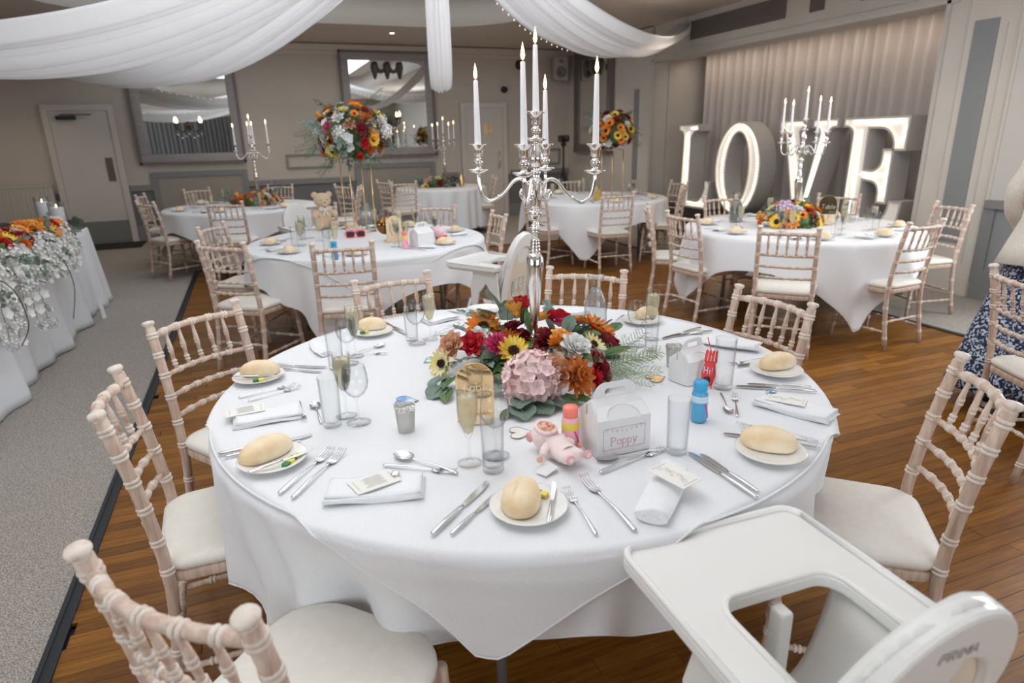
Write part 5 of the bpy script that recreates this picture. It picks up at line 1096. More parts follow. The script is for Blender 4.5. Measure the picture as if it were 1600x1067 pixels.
# glasses left cluster
glass('tumbler', (0.1236, 1.7177), 'tall empty tumbler left of the first champagne pair'); glass('flute', (0.1690, 1.7637), 'full champagne flute between tumbler and wine glass at the left'); glass('wine', (0.1946, 1.7042), 'empty wine glass right of the full flute at the left')
glass('tumbler', (0.1936, 2.1980), 'empty tumbler at the rear of the left glass cluster'); glass('flute', (0.2753, 2.2962), 'full champagne flute at the rear of the left glass cluster'); glass('wine', (0.2421, 2.2267), 'empty wine glass at the rear of the left glass cluster')
napkin((0.1596, 2.4248), A((0.1223, 2.6039), (0.1812, 2.3011)), 1, 'rolled white napkin with open end beside the rear left glasses', .9)
cut('spoon', (0.2589, 2.3119), (0.3481, 2.3610), 'dessert spoon lying right of the rear left flute', size=.17); cut('fork', (0.2466, 2.3420), (0.3262, 2.3044), 'dessert fork lying right of the rear left flute', size=.16)
plate((0.3841, 2.5659), 'side plate half hidden behind the left champagne flutes'); roll((0.3899, 2.6140), -.3, 1, 'bread roll behind the left champagne flutes'); butter((0.3503, 2.5524), .4, 'butter portion on the plate behind the left flutes')
cut('knife', (0.5097, 2.5154), (0.4564, 2.7222), 'dinner knife right of the rear left plate, upper'); cut('knife', (0.5089, 2.4763), (0.4594, 2.6652), 'dinner knife right of the rear left plate, lower')
# setting b: lower left
plate((-0.0409, 1.5551), 'side plate at the lower left of the front table'); roll((-0.0552, 1.5835), A((-0.0992, 1.5597), (-0.0021, 1.6209)), 2, 'large split bread roll on the lower left side plate', s=1.06)
cut('knife', (-0.0981, 1.4815), (0.0955, 1.5616), 'butter knife across the lower left side plate', ZC+.018, size=.17); butter((0.0112, 1.5320), .7, 'upper butter portion on the lower left side plate'); butter((-0.0055, 1.5075), .9, 'lower butter portion on the lower left side plate')
cut('knife', (-0.1709, 1.6500), (0.0656, 1.6728), 'upper knife of the pair behind the lower left plate'); cut('knife', (-0.1567, 1.6287), (0.0518, 1.6494), 'lower knife of the pair behind the lower left plate', size=.19)
cut('fork', (-0.0348, 1.3853), (0.1036, 1.5619), 'left dinner fork right of the lower left plate'); cut('fork', (-0.0076, 1.3529), (0.1363, 1.5511), 'right dinner fork right of the lower left plate')
cut('spoon', (0.3652, 1.3091), (0.2415, 1.4772), 'dessert spoon above the flat napkin'); cut('fork', (0.2097, 1.4223), (0.3580, 1.3223), 'dessert fork below the dessert spoon, handle to the left', size=.19)
napkin((0.1679, 1.3111), A((0.0375, 1.3476), (0.3013, 1.2766)), 0, 'flat folded white napkin with menu card and silver favour', 1.25); card((0.1708, 1.3189), A((0.1204, 1.2823), (0.2290, 1.3563))-.35, 1, 'menu card lying askew on the flat folded napkin', ZC+.021)
solo('silver_favour', B().lathe([(.006, 0), (.010, .001), (.011, .004), (.008, .006), (.004, .005), (0, .004)], 16).mesh('favour', SILVER), 'small round silver favour on the corner of the menu card', 'favour', (*(0.2214, 1.3275), ZC+.023))
# setting c: front centre
plate((0.4609, 1.1026), 'side plate nearest the lens, front centre of the table'); roll((0.4499, 1.1155), A((0.4216, 1.0576), (0.4816, 1.1729)), 1, 'oval bread roll on the nearest plate', s=1.1); butter((0.5015, 1.1291), -.9, 'green and yellow butter portion on the nearest plate')
cut('knife', (0.4656, 1.0115), (0.5667, 1.1907), 'butter knife laid upright on the nearest plate', ZC+.018, size=.165); cut('knife', (0.2443, 1.0912), (0.4203, 1.2459), 'dinner knife left of the nearest plate'); cut('knife', (0.2806, 1.0778), (0.4070, 1.1793), 'starter knife tucked against the nearest plate', size=.18)
cut('fork', (0.5481, 0.9615), (0.5762, 1.1865), 'starter fork right of the nearest plate', size=.185); cut('fork', (0.6262, 0.9416), (0.6306, 1.1849), 'dinner fork farther right of the nearest plate')
cut('fork', (0.6748, 1.1752), (0.8911, 1.2211), 'dessert fork in front of the white lunch box'); cut('spoon', (0.8850, 1.2124), (0.6852, 1.2320), 'dessert spoon in front of the white lunch box')
glass('flute', (0.4094, 1.3511), 'full champagne flute before the gold table sign'); glass('wine', (0.4814, 1.3590), 'empty wine glass behind the near tumbler'); glass('tumbler', (0.4509, 1.2946), 'empty tumbler nearest the lens beside the doll')
# setting d: lower right
plate((1.1074, 1.0906), 'side plate at the lower right of the table'); roll((1.1187, 1.1116), A((1.0698, 1.1411), (1.1470, 1.0620)), 1, 'smooth domed bread roll on the lower right plate', s=1.1)
cut('fork', (1.2642, 1.0889), (1.1461, 1.2599), 'fork behind the lower right plate, tines left'); cut('knife', (1.2381, 1.0620), (1.0758, 1.2265), 'knife passing behind the lower right roll'); cut('knife', (1.2149, 1.0762), (1.1061, 1.1880), 'butter knife on the rim of the lower right plate', ZC+.017, size=.16)
cut('knife', (0.9325, 0.9397), (0.9293, 1.1775), 'left knife of the slanting pair above the highchair tray'); cut('knife', (0.9529, 0.9565), (0.9512, 1.1530), 'right knife of the slanting pair above the highchair tray', size=.2)
napkin((0.7527, 1.0330), A((0.6846, 0.9680), (0.8386, 1.1191)), 1, 'rolled white napkin between the highchair and the lunch box', 1.35); card((0.7887, 1.0435), A((0.7600, 1.1212), (0.7993, 0.9705)), 0, 'menu card lying on the rolled napkin by the highchair', ZC+.039)
glass('tumbler', (0.9038, 1.1927), 'tall empty tumbler before the blue bubble bottle')
# right side
cut('spoon', (1.2509, 1.4530), (1.1723, 1.3175), 'dessert spoon behind the blue bottle, bowl to the lens', size=.16); cut('fork', (1.1802, 1.2949), (1.3173, 1.4742), 'dessert fork crossing beside the dessert spoon', size=.17)
cut('knife', (1.5197, 1.3406), (1.3280, 1.4811), 'lower knife of the pair behind the right menu card'); cut('knife', (1.5338, 1.3743), (1.3643, 1.4883), 'upper knife of the pair behind the right menu card', size=.19)
napkin((1.3604, 1.2709), A((1.3176, 1.3517), (1.4002, 1.1812)), 0, 'folded white napkin overhanging the right table edge', 1.2); card((1.3609, 1.3008), A((1.3176, 1.3570), (1.3993, 1.2433)), 2, 'menu card with a blue sticker on the right napkin', ZC+.021)
solo('round_sticker', B().lathe([(0, .0006), (.016, .0006), (.016, 0)], 24).mesh('sticker', mat('blue_white_print', (.01, .12, .30), .5, noise=((160, 160, 160), (.80, .86, .9), .50, .54, 0))), 'round blue and white sticker on the right menu card', 'sticker', (*(1.3585, 1.3595), ZC+.0235))
plate((1.5327, 1.5243), 'side plate before the chair at the right, behind the tumbler'); roll((1.5630, 1.5507), A((1.4913, 1.5436), (1.6312, 1.5466)), 2, 'scored bread roll on the right rear plate', s=1.05)
cut('knife', (1.6550, 1.6150), (1.4429, 1.6207), 'knife left of the right rear plate', size=.2); cut('fork', (1.6301, 1.6342), (1.4706, 1.6503), 'fork left of the right rear plate', size=.19)
glass('tumbler', (1.2869, 1.4882), 'tall clear tumbler right of the red paper hand', s=1.12)
napkin((1.5807, 1.8092), A((1.5133, 1.9109), (1.6455, 1.7206)), 2, 'rolled white napkin behind the tall tumbler at the right', 1.3)
cut('knife', (1.6307, 2.0447), (1.4046, 1.9899), 'upper knife of the rear right pair'); cut('knife', (1.6438, 1.9885), (1.4345, 2.0032), 'lower knife of the rear right pair')
plate((1.4682, 2.2291), 'side plate behind the rear right glasses'); roll((1.5127, 2.2631), .2, 0, 'bread roll behind the rear right glasses', s=.95); cut('fork', (1.4534, 2.3499), (1.3367, 2.2498), 'fork left of the rear right plate', size=.18)
glass('wine', (1.2727, 1.9643), 'empty wine glass at the rear right of the front table'); glass('flute', (1.3691, 2.0069), 'full champagne flute at the rear right'); glass('tumbler', (1.2929, 1.8959), 'empty tumbler below the rear right flute', s=.9)
glass('tumbler', (0.5138, 2.4071), 'empty tumbler in the rear glass group left of the flowers', s=.95); glass('wine', (0.5205, 2.3490), 'empty wine glass in the rear group left of the flowers'); glass('flute', (0.5836, 2.3830), 'full champagne flute in the rear group left of the flowers')
cut('spoon', (0.6019, 2.4218), (0.7734, 2.5236), 'dessert spoon left of the orange sunflower'); cut('fork', (0.6232, 2.4608), (0.7760, 2.5777), 'fork behind the dessert spoon by the orange sunflower'); napkin((0.6951, 2.6399), .3, 3, 'folded napkin at the rear edge left of the flowers', .95)
cut('knife', (0.8612, 2.6287), (0.8020, 2.7185), 'knife at the rear edge of the front table', size=.17); plate((0.9180, 2.6863), 'side plate at the rear edge behind the orange sunflower'); 
glass('wine', (1.0105, 2.4859), 'empty wine glass beside the silver stem behind the flowers'); napkin((1.2400, 2.4907), -.2, 0, 'folded napkin at the rear edge beside the carafe', 1.1)
# carafe
def carafe(c, label, s=1.0, z=ZC, group=None):
    t = thing('water_carafe', label, 'carafe', (c[0], c[1], z), 0, group); t.scale = (s, s, s)
    o_ = [(0, 0), (.042, 0), (.046, .004), (.048, .03), (.047, .08), (.040, .115), (.028, .142), (.0225, .160), (.0235, .175), (.030, .200), (.036, .215), (.0362, .2165), (.0345, .2165), (.028, .200), (.0212, .175), (.0202, .160), (.0258, .142), (.038, .115), (.045, .08), (.046, .03), (.044, .008), (0, .006)]
    obj('glass_body', B().lathe(o_, 32).mesh('carafe', GLASS), t); obj('water', B().lathe([(0, .007), (.0435, .009), (.0455, .03), (.0445, .08), (.0375, .115), (.0254, .142), (.0198, .160), (0, .160)], 28).mesh('water', WATER), t); return t
carafe((1.2670, 2.2731), 'glass water carafe behind the orange gerbera of the front table', 1.0)
# tea lights in speckled glasses
SPECK = thin_glass('silver_speckled_glass', (.93, .93, .92), 1.45, (.72, .70, .66), .1, .35)
def votive(c, label):
    t = thing('votive_holder', label, 'candle holder', (c[0], c[1], ZC)); b = B(); b.lathe([(0, 0), (.021, 0), (.023, .002), (.028, .074), (.0265, .074), (.022, .008), (0, .007)], 28); obj('glass_cup', b.mesh('votive', SPECK), t)
    b = B(); rq = random.Random(3)
    for i in range(90): q = rq.random()*6.28; zz = .060+.016*rq.random()**.6; r = .0215+.0065*zz/.074; b.box((r*math.cos(q), r*math.sin(q), zz), (.003, .003, .0026))
    obj('silver_flecks', b.mesh('flecks', SILVER), t, kind='stuff')
votive((0.3071, 1.5988), 'small silver speckled votive glass before the blue paper heart'); votive((1.2656, 1.7178), 'small silver speckled votive glass behind the plain white box')
# paper hearts
def heart(c, ang, s, m, label, z=ZC, mark=None):
    out = []
    for k in range(40):
        t_ = 2*PI*k/40; out.append((16*math.sin(t_)**3/34, (13*math.cos(t_)-5*math.cos(2*t_)-2*math.cos(3*t_)-math.cos(4*t_))/34))
    t = thing('paper_heart', label, 'paper heart', (c[0], c[1], z), ang); t.scale = (s, s, 1); obj('paper', B().prism(out, 0, .0009).mesh('heart', m), t); obj('outline', B().tube([(x, y, .0012) for x, y in out]+[(*out[0], .0012)], .009, 4, flat=.08).mesh('outline', INK if s < .07 else mat('dark_pencil', (.1, .1, .12), .8)), t)
HB = mat('pencil_blue', (.22, .40, .72), .8, noise=((2.2, 2.2, 2), (.72, .80, .90), .45, .62, 0)); HO = mat('pencil_orange', (.93, .45, .30), .8, noise=((5, 1.5, 2), (.93, .80, .40), .42, .6, 0)); HP = mat('pencil_pale', (.86, .80, .70), .8, noise=((3, 3, 3), (.85, .86, .88), .45, .6, 0)); HT = mat('pencil_teal', (.25, .60, .66), .8, noise=((3, 3, 3), (.80, .88, .90), .45, .55, 0))
heart((0.3489, 1.8004), 1.2, .085, HB, 'paper heart coloured blue behind the votive glass'); heart((0.5222, 2.1330), -1.2, .075, HT, 'paper heart in pale blue beside the yellow daisy'); heart((1.1450, 1.6460), 1.5, .075, HO, 'paper heart coloured orange and yellow right of the fern'); heart((0.5857, 1.4558), 1.3, .075, HP, 'pale paper heart under the doll and eucalyptus'); heart((1.5760, 2.0017), .3, .06, HP, 'pale paper heart on the rear right of the table')
# gold arched table sign
def sign(c, ang, label, s=1.0, gold=True, z=ZC, txt='Table'):
    t = thing('table_sign', label, 'sign', (c[0], c[1], z), ang); t.scale = (s, s, s); M = RX(PI/2)
    out = [(-.052, 0), (.052, 0), (.052, .115)]+arc(0, .115, .052, .052, 0, 180, 18)+[(-.052, .115)]
    obj('arched_panel', B().prism(out, -.0015, .0015, M=T(0, 0, .01)@M).mesh('arch', GOLDMIR if gold else mat('black_acrylic', (.06, .045, .025), .08)), t)
    obj('edge_rim', B().tube([(x, 0, y+.01) for x, y in out[2:]], .0015, 6).mesh('rim', GOLD), t)
    obj('wood_base', boxm('wb', (0, .0, .012), (.085, .032, .024), WOODPL, .002), t); obj('number_block', boxm('nb', (.0, -.012, .036), (.095, .010, .052), WOODPL, .002) if not gold else boxm('nb', (0, .006, .022), (.104, .004, .04), WOODPL), t)
    obj('lettering', lettering(txt, .026, .0022).mesh('lettering', mat('cream_lettering', (.86, .74, .55), .5)), t).matrix_local = T(-.036, -.003, .095)@M
    return t
sign((0.4989, 1.5664), math.radians(-14), 'arched gold mirror table sign left of the pink hydrangea')
# doll lying on its back
def skinmesh(name, verts, radii, edges, m, sub=2):
    me = bpy.data.meshes.new(name); me.from_pydata(verts, edges, []); me.materials.append(m); o = bpy.data.objects.new(name, me); COL.objects.link(o)
    sk = o.modifiers.new('skin', 'SKIN'); sk.use_smooth_shade = True
    for i, r in enumerate(radii): me.skin_vertices[0].data[i].radius = (r, r) if not hasattr(r, '__len__') else r
    me.skin_vertices[0].data[0].use_root = True; sb = o.modifiers.new('sub', 'SUBSURF'); sb.levels = sub; sb.render_levels = sub; return o
DOLLP = mat('pink_plush', (.88, .70, .66), .95, sheen=.5, noise=((300, 300, 300), (.93, .80, .77), .3, .7, .4), bd=.001); DOLLS = mat('doll_skin', (.84, .44, .32), .45, sss=.1); DOLLPK = mat('plush_dark_pink', (.85, .40, .42), .8)
ph_, pf_ = (0.6082, 1.3421), (0.6325, 1.1987)
dz = thing('baby_doll', 'soft baby doll in a pink bear suit lying on its back on the table', 'doll', (ph_[0], ph_[1], ZC), A(ph_, pf_)); dz.scale = (1.16,)*3
# local: head at origin, feet along +X
o = skinmesh('plush_body', [(.062, 0, .024), (.030, 0, .026), (.085, 0, .022), (.040, .022, .030), (.048, .046, .022), (.040, -.022, .030), (.055, -.044, .020), (.098, .016, .024), (.112, .024, .030), (.098, -.014, .024), (.115, -.020, .030)],
  [.024, .020, .023, .011, .009, .011, .009, .014, .012, .014, .012], [(0, 1), (0, 2), (1, 3), (3, 4), (1, 5), (5, 6), (2, 7), (7, 8), (2, 9), (9, 10)], DOLLP); o.parent = dz
b = B(); b.lathe([(0, -.032), (.018, -.026), (.030, -.006), (.031, .008), (.022, .024), (0, .030)], 20, M=T(0, 0, .031)); 
b.tube([(.0+.0225*math.cos(q)+.004, .0215*math.sin(q), .0545-.005*math.cos(q)) for q in [2*PI*k/20 for k in range(21)]], .0045, 8); obj('plush_hood', b.mesh('hood', DOLLP), dz)
fc = obj('face', B().lathe([(0, -.010), (.016, -.006), (.0215, .0), (.019, .009), (.010, .0145), (0, .016)], 24, M=T(.004, 0, .048)).lathe([(0, -.003), (.0034, 0), (0, .0034)], 8, M=T(.008, 0, .0655)).lathe([(0, -.002), (.006, 0), (0, .003)], 8, M=T(.014, .011, .0595)).lathe([(0, -.002), (.006, 0), (0, .003)], 8, M=T(.014, -.011, .0595)).mesh('face', DOLLS), dz)
b = B()
for s in (-1, 1): b.lathe([(0, -.001), (.0024, 0), (0, .0012)], 8, M=T(0, s*.0085, .0625))
obj('eyes', b.mesh('eyes', mat('doll_eye', (.05, .08, .12), .2)), fc); obj('mouth', B().lathe([(0, -.001), (.0034, 0), (0, .0016)], 8, M=T(.0155, 0, .0625)).mesh('mouth', mat('doll_lip', (.75, .12, .15), .4)), fc)
for s in (-1, 1): obj('ear', B().lathe([(0, -.005), (.010, -.004), (.012, 0), (.008, .004), (.003, .001), (0, .002)], 14, M=T(-.016, s*.030, .030)@RX(-s*PI/2)).mesh('ear', DOLLPK), dz)
for s in (-1, 1): obj('foot_pad', B().lathe([(0, .0), (.007, .001), (.0098, .0), (.0098, -.004), (0, -.006)], 16, M=T(.126, s*.022+.001, .034)@RY(PI/2)).mesh('pad', DOLLPK), dz); 
for s in (-1, 1): obj('foot_centre', B().lathe([(0, .002), (.0055, .0015), (.006, 0)], 12, M=T(.1265, s*.022+.001, .034)@RY(PI/2)).mesh('fc', DOLLP), dz)
obj('hand', B().lathe([(0, -.008), (.0065, -.003), (.0065, .004), (0, .009)], 10, M=T(.056, .055, .018)).mesh('hand', DOLLS), dz); obj('hand', B().lathe([(0, -.008), (.0065, -.003), (.0065, .004), (0, .009)], 10, M=T(.060, -.053, .016)).mesh('hand', DOLLS), dz)
obj('bib_print', B().tube([(.036+.011*math.cos(q), .015*math.sin(q), .0475) for q in [2*PI*k/16 for k in range(17)]], .0012, 4, flat=.5).mesh('bib', DOLLPK), dz); obj('care_label', B().add([(.055, -.035, .010), (.078, -.075, .002), (.105, -.068, .003), (.095, -.030, .008)], [(0, 1, 2, 3)]).mesh('care', PAPERW), dz)
# bubble bottles
def bottle(c, m, mc, accent, label, s=1.0, z=ZC, group=None):
    t = thing('bubble_bottle', label, 'bottle', (c[0], c[1], z), .4, group); t.scale = (s, s, s)
    obj('body', B().lathe([(0, 0), (.018, 0), (.020, .003), (.020, .070), (.018, .078), (.015, .082)], 28).mesh('body', m), t); obj('cap', B().lathe([(.0165, .080), (.0175, .081), (.0175, .101), (.016, .104), (0, .105)], 28).mesh('cap', mc), t)
    b = B(); b.lathe([(.0203, .052), (.0206, .053), (.0206, .068), (.0203, .069)], 28, close=True)
    for k in range(9): q = -1.9+.10*k; b.lathe([(0, -.003), (.0032, 0), (0, .003)], 6, mi=1, M=T(.0200*math.cos(q), .0200*math.sin(q), .048-.0048*k))
    obj('printed_label', b.mesh('label', accent, mat('magenta_print', (.78, .05, .35), .5)), t)
bottle((0.6700, 1.3200), mat('pink_bottle', (.95, .48, .56), .35), mat('coral_cap', (.98, .25, .20), .35), mat('yellow_print', (.85, .65, .10), .5), 'pink bubble bottle with coral cap between doll and lunch box', 1.12)
bottle((1.0711, 1.3257), mat('blue_bottle', (.10, .42, .72), .3), mat('blue_cap', (.05, .40, .72), .35), mat('pale_blue_print', (.62, .78, .88), .5), 'blue bubble bottle beside the tall tumblers', 1.12)
# lunch boxes with handle
def lunchbox(c, ang, label, s=1.0, text=False, z=ZC, group=None):
    t = thing('lunch_box', label, 'box', (c[0], c[1], z), ang, group); t.scale = (s, s, s); w_, d_, h_ = .150, .105, .098
    b = B(); v = [(-w_/2, -d_/2, 0), (w_/2, -d_/2, 0), (w_/2, d_/2, 0), (-w_/2, d_/2, 0), (-w_/2, -d_/2, h_), (w_/2, -d_/2, h_), (w_/2, d_/2, h_), (-w_/2, d_/2, h_), (-w_/2*.93, 0, h_+.042), (w_/2*.93, 0, h_+.042)]
    b.add(v, [(0, 3, 2, 1), (0, 1, 5, 4), (2, 3, 7, 6), (4, 5, 9, 8), (6, 7, 8, 9), (1, 2, 6, 9, 5), (3, 0, 4, 8, 7)], smooth=False); obj('carton', b.mesh('carton', PAPERW), t)
    hd = [(-.062, 0), (.062, 0)]+arc(.030, .0, .032, .040, 0, 90, 8)+arc(-.030, .0, .032, .040, 90, 180, 8); hole = rrect(-.030, .030, .006, .024, .008, 4)
    obj('handle', B().prism(hd, -.0012, .0012, M=T(0, 0, h_+.040)@RX(PI/2), holes=[hole]).mesh('handle', PAPERW), t)
    fl = [(-w_/2*.98, -.001), (w_/2*.98, -.001), (w_/2*.9, .034), (.040, .040)]+arc(0, .012, .040, .034, 10, 170, 10)[::1]+[(-.040, .040), (-w_/2*.9, .034)]
    fl = [(-w_/2, 0), (-.046, 0)]+[(-.046+.0, .004)]+arc(0, .004, .046, .036, 180, 0, 12)+[(.046, 0), (w_/2, 0), (w_/2*.86, .040), (-w_/2*.86, .040)]
    sl = math.atan2(.042, d_/2)
    obj('front_flap', B().prism([(x, y) for x, y in fl], .001, .0022, M=T(0, -d_/2, h_)@RX(sl)).mesh('flap', mat('white_card_flap', (.86, .86, .86), .5)), t)
    for sx in (-1, 1): obj('slot', boxm('slot', (sx*w_/2*.985, .012, h_-.018+.03), (.002, .0015, .028), INK), t)
    if text:
        L = RX(PI/2); b = B(); fw, fh = .118, .058
        for (x0, y0, x1, y1) in ((-fw/2, 0, fw/2, 0), (-fw/2, fh, fw/2, fh), (-fw/2, 0, -fw/2, fh), (fw/2, 0, fw/2, fh)): b.tube([(x0, y0, 0), (x1, y1, 0)], .0006, 4, flat=.4)
        o = obj('label_frame', b.mesh('frame', mat('pale_pink_print', (.72, .40, .52), .6)), t); o.matrix_local = T(0, -d_/2-.0008, .018)@L
        lt = lettering('Poppy', .021, .0019, True); obj('lettering', lt.mesh('poppy', mat('rose_print', (.72, .42, .48), .6)), t).matrix_local = T(-lt.w/2+.002, -d_/2-.0010, .030)@L
        cols = [mat('bunting_%s' % n, c_, .6) for n, c_ in (('green', (.55, .70, .55)), ('pink', (.80, .58, .64)), ('teal', (.40, .66, .64)), ('lilac', (.66, .64, .80)))]
        b = B()
        for k in range(8): x = -.048+k*.0137; y = .050+.002*abs(k-3.5); b.add([(x-.004, y, 0), (x+.004, y, 0), (x, y-.009, 0)], [(0, 1, 2)], mi=k % 4)
        obj('bunting', b.mesh('bunting', *cols), t).matrix_local = T(0, -d_/2-.0008, .018)@L
    return t
bf1, bf2 = (0.7074, 1.2399), (0.8493, 1.2360)
_m = ((bf1[0]+bf2[0])/2, (bf1[1]+bf2[1])/2); _a = A(bf1, bf2)
lunchbox((_m[0]-.0525*math.sin(_a), _m[1]+.0525*math.cos(_a)), _a, 'white card lunch box with handle, reading Poppy, before the rust dahlia', .99, True)
lunchbox((1.2427, 1.5943), _a+.25, 'plain white card lunch box behind the blue bubble bottle', .78)
# red paper hand clapper leaning on the plain box
t = thing('paper_hand', 'red paper hand cut-out with white lettering leaning by the plain lunch box', 'toy', (*(1.2402, 1.5097), ZC), -.9)
HR = mat('red_card', (.72, .03, .03), .4); b = B(); b.prism([(0, 0), (.018, .012), (.024, .045), (.018, .085), (-.012, .085), (-.020, .045), (-.016, .012)], -.001, .001, M=RX(PI/2-.25))
for k in range(4): b.prism([(x-.016+k*.0105, y+.082) for x, y in ((0, 0), (.008, 0), (.011-.004*k*.3, .034), (.006, .041), (.002-.002*k*.2, .034))], -.001, .001, M=RX(PI/2-.25))
obj('hand_card', b.mesh('hand', HR), t); obj('lettering', lettering('Hi!', .022, .003).mesh('hi', mat('pale_print', (.80, .82, .92), .5)), t).matrix_local = RX(PI/2-.25)@T(-.012, .045, .003)
obj('stick', B().tube([(.015, 0, .0), (.02, -.01, .09), (-.01, .02, .16)], .0016, 6).mesh('stick', HR), t); obj('black_patch', B().lathe([(0, .0), (.011, .0), (.011, .001), (0, .001)], 16, M=RX(PI/2-.25)@T(0, .026, .0016)).mesh('patch', BLACKP), t)

# ---------------------------------------------------------------- middle table (teddy bear)
def setting(cx, cy, R, deg, gname, where, flip=0, glasses=True, nap=0):
    a = math.radians(deg); ux, uy = math.cos(a), math.sin(a); tx, ty = -uy, ux
    def q(r, s): return (cx+ux*r+tx*s, cy+uy*r+ty*s)
    plate(q(R-.17, .16), 'side plate '+where, group='side plates '+gname, z=ZC); roll(q(R-.17, .155), a+1.2+flip*.5, int(deg) % 4, 'bread roll on its plate '+where, group='bread rolls '+gname)
    cut('knife', q(R-.06, -.13), q(R-.27, -.13), 'knife '+where, group='knives '+gname); cut('fork', q(R-.06, .055), q(R-.26, .055), 'fork '+where, group='forks '+gname)
    napkin(q(R-.16, -.03), a+.3, nap % 4, 'folded white napkin '+where, .9, group='napkins '+gname)
    if glasses:
        glass('tumbler', q(R-.34, -.12), 'tumbler '+where, group='tumblers '+gname); glass('flute', q(R-.36, -.06), 'filled champagne flute '+where, group='flutes '+gname); glass('wine', q(R-.40, -.13), 'wine glass '+where, group='wine glasses '+gname)
M2 = (.82, 5.25)
for deg, wh in ((-118, 'before the near chair of the teddy bear table'), (-160, 'at the left of the teddy bear table'), (160, 'at the far left of the teddy bear table'), (-62, 'by the highchair side of the teddy bear table'), (-10, 'at the right of the teddy bear table'), (38, 'at the far right of the teddy bear table'), (80, 'at the rear of the teddy bear table')):
    setting(M2[0], M2[1], .90, deg, 'on the teddy bear table', wh, nap=int(abs(deg)))
carafe((0.9613, 6.1224), 'water carafe in front of the gold stand legs, teddy bear table', 1.25); 
M3 = (4.25, 4.15)
for deg, wh in ((-135, 'before the near chair of the letters table'), (-95, 'at the near right of the letters table'), (-50, 'at the right of the letters table'), (10, 'at the far right of the letters table'), (80, 'at the rear of the letters table'), (130, 'at the far left of the letters table'), (175, 'at the left of the letters table')):
    setting(M3[0], M3[1], .90, deg, 'on the letters table', wh, nap=int(abs(deg)))
carafe((3.98, 4.62), 'water carafe left of the flowers, letters table', 1.2); sign((4.4908, 4.0998), math.radians(-30), 'black arched table sign on a wood block, letters table', 1.35, False)
M4 = (4.10, 7.45)
for deg, wh in ((-110, 'at the near side of the corner flower ball table'), (-60, 'at the near right of the corner flower ball table'), (0, 'at the right of the corner flower ball table'), (90, 'at the rear of the corner flower ball table'), (170, 'at the left of the corner flower ball table')):
    setting(M4[0], M4[1], .90, deg, 'on the corner flower ball table', wh, nap=int(abs(deg)))
M5 = (-.15, 9.0)
for deg, wh in ((-120, 'at the near side of the far left table'), (-170, 'at the left of the far left table'), (-60, 'at the near right of the far left table'), (120, 'at the rear left of the far left table'), (60, 'at the rear right of the far left table')):
    setting(M5[0], M5[1], .90, deg, 'on the far left table', wh, nap=int(abs(deg)))
carafe((.25, 9.35), 'water carafe right of the flowers, far left table', 1.2)
# toys and boxes on the teddy bear table
TB = mat('teddy_fur', (.74, .52, .34), .95, sheen=.6, noise=((160, 160, 160), (.84, .64, .46), .3, .7, .5), bd=.002)
pt = (0.5735, 6.0998); bt = thing('teddy_bear', 'seated honey coloured teddy bear with a cream bow on the middle table', 'teddy bear', (pt[0], pt[1], ZC), math.radians(8)); bt.scale = (1.28, 1.28, 1.22)
o = skinmesh('body', [(0, 0, .085), (0, 0, .045), (0, .0, .13), (-.045, -.02, .125), (-.085, -.05, .095), (.045, -.02, .125), (.085, -.05, .095), (-.045, -.03, .035), (-.062, -.11, .030), (.045, -.03, .035), (.062, -.11, .030)], [.060, .058, .038, .026, .022, .026, .022, .032, .027, .032, .027], [(0, 1), (0, 2), (2, 3), (3, 4), (2, 5), (5, 6), (1, 7), (7, 8), (1, 9), (9, 10)], TB); o.parent = bt
b = B(); b.lathe([(0, -.055), (.030, -.048), (.055, -.018), (.060, .008), (.046, .040), (.022, .054), (0, .057)], 22, M=T(0, -.005, .205)); b.lathe([(0, -.02), (.018, -.014), (.026, .0), (.018, .016), (0, .022)], 14, M=T(0, -.055, .190)@RX(PI/2)); hd = obj('head', b.mesh('head', TB), bt)
for s in (-1, 1): obj('ear', B().lathe([(0, -.008), (.018, -.006), (.023, 0), (.016, .007), (0, .004)], 14, M=T(s*.050, 0, .248)@RX(PI/2)).mesh('ear', TB), bt)
b = B()
for s in (-1, 1): b.lathe([(0, -.005), (.005, 0), (0, .005)], 8, M=T(s*.022, -.058, .215))
b.lathe([(0, -.006), (.008, 0), (0, .006)], 8, M=T(0, -.078, .198)); obj('eyes_and_nose', b.mesh('eyes', SEEDS), hd)
b = B()
for s in (-1, 1): b.tube(cr([(0, -.058, .150), (s*.030, -.066, .164), (s*.038, -.064, .148), (0, -.058, .148)], 5), .006, 6); b.tube([(0, -.06, .148), (s*.018, -.078, .10)], [.005, .007], 6)
obj('bow', b.mesh('bow', mat('cream_ribbon', (.86, .80, .70), .6)), bt)
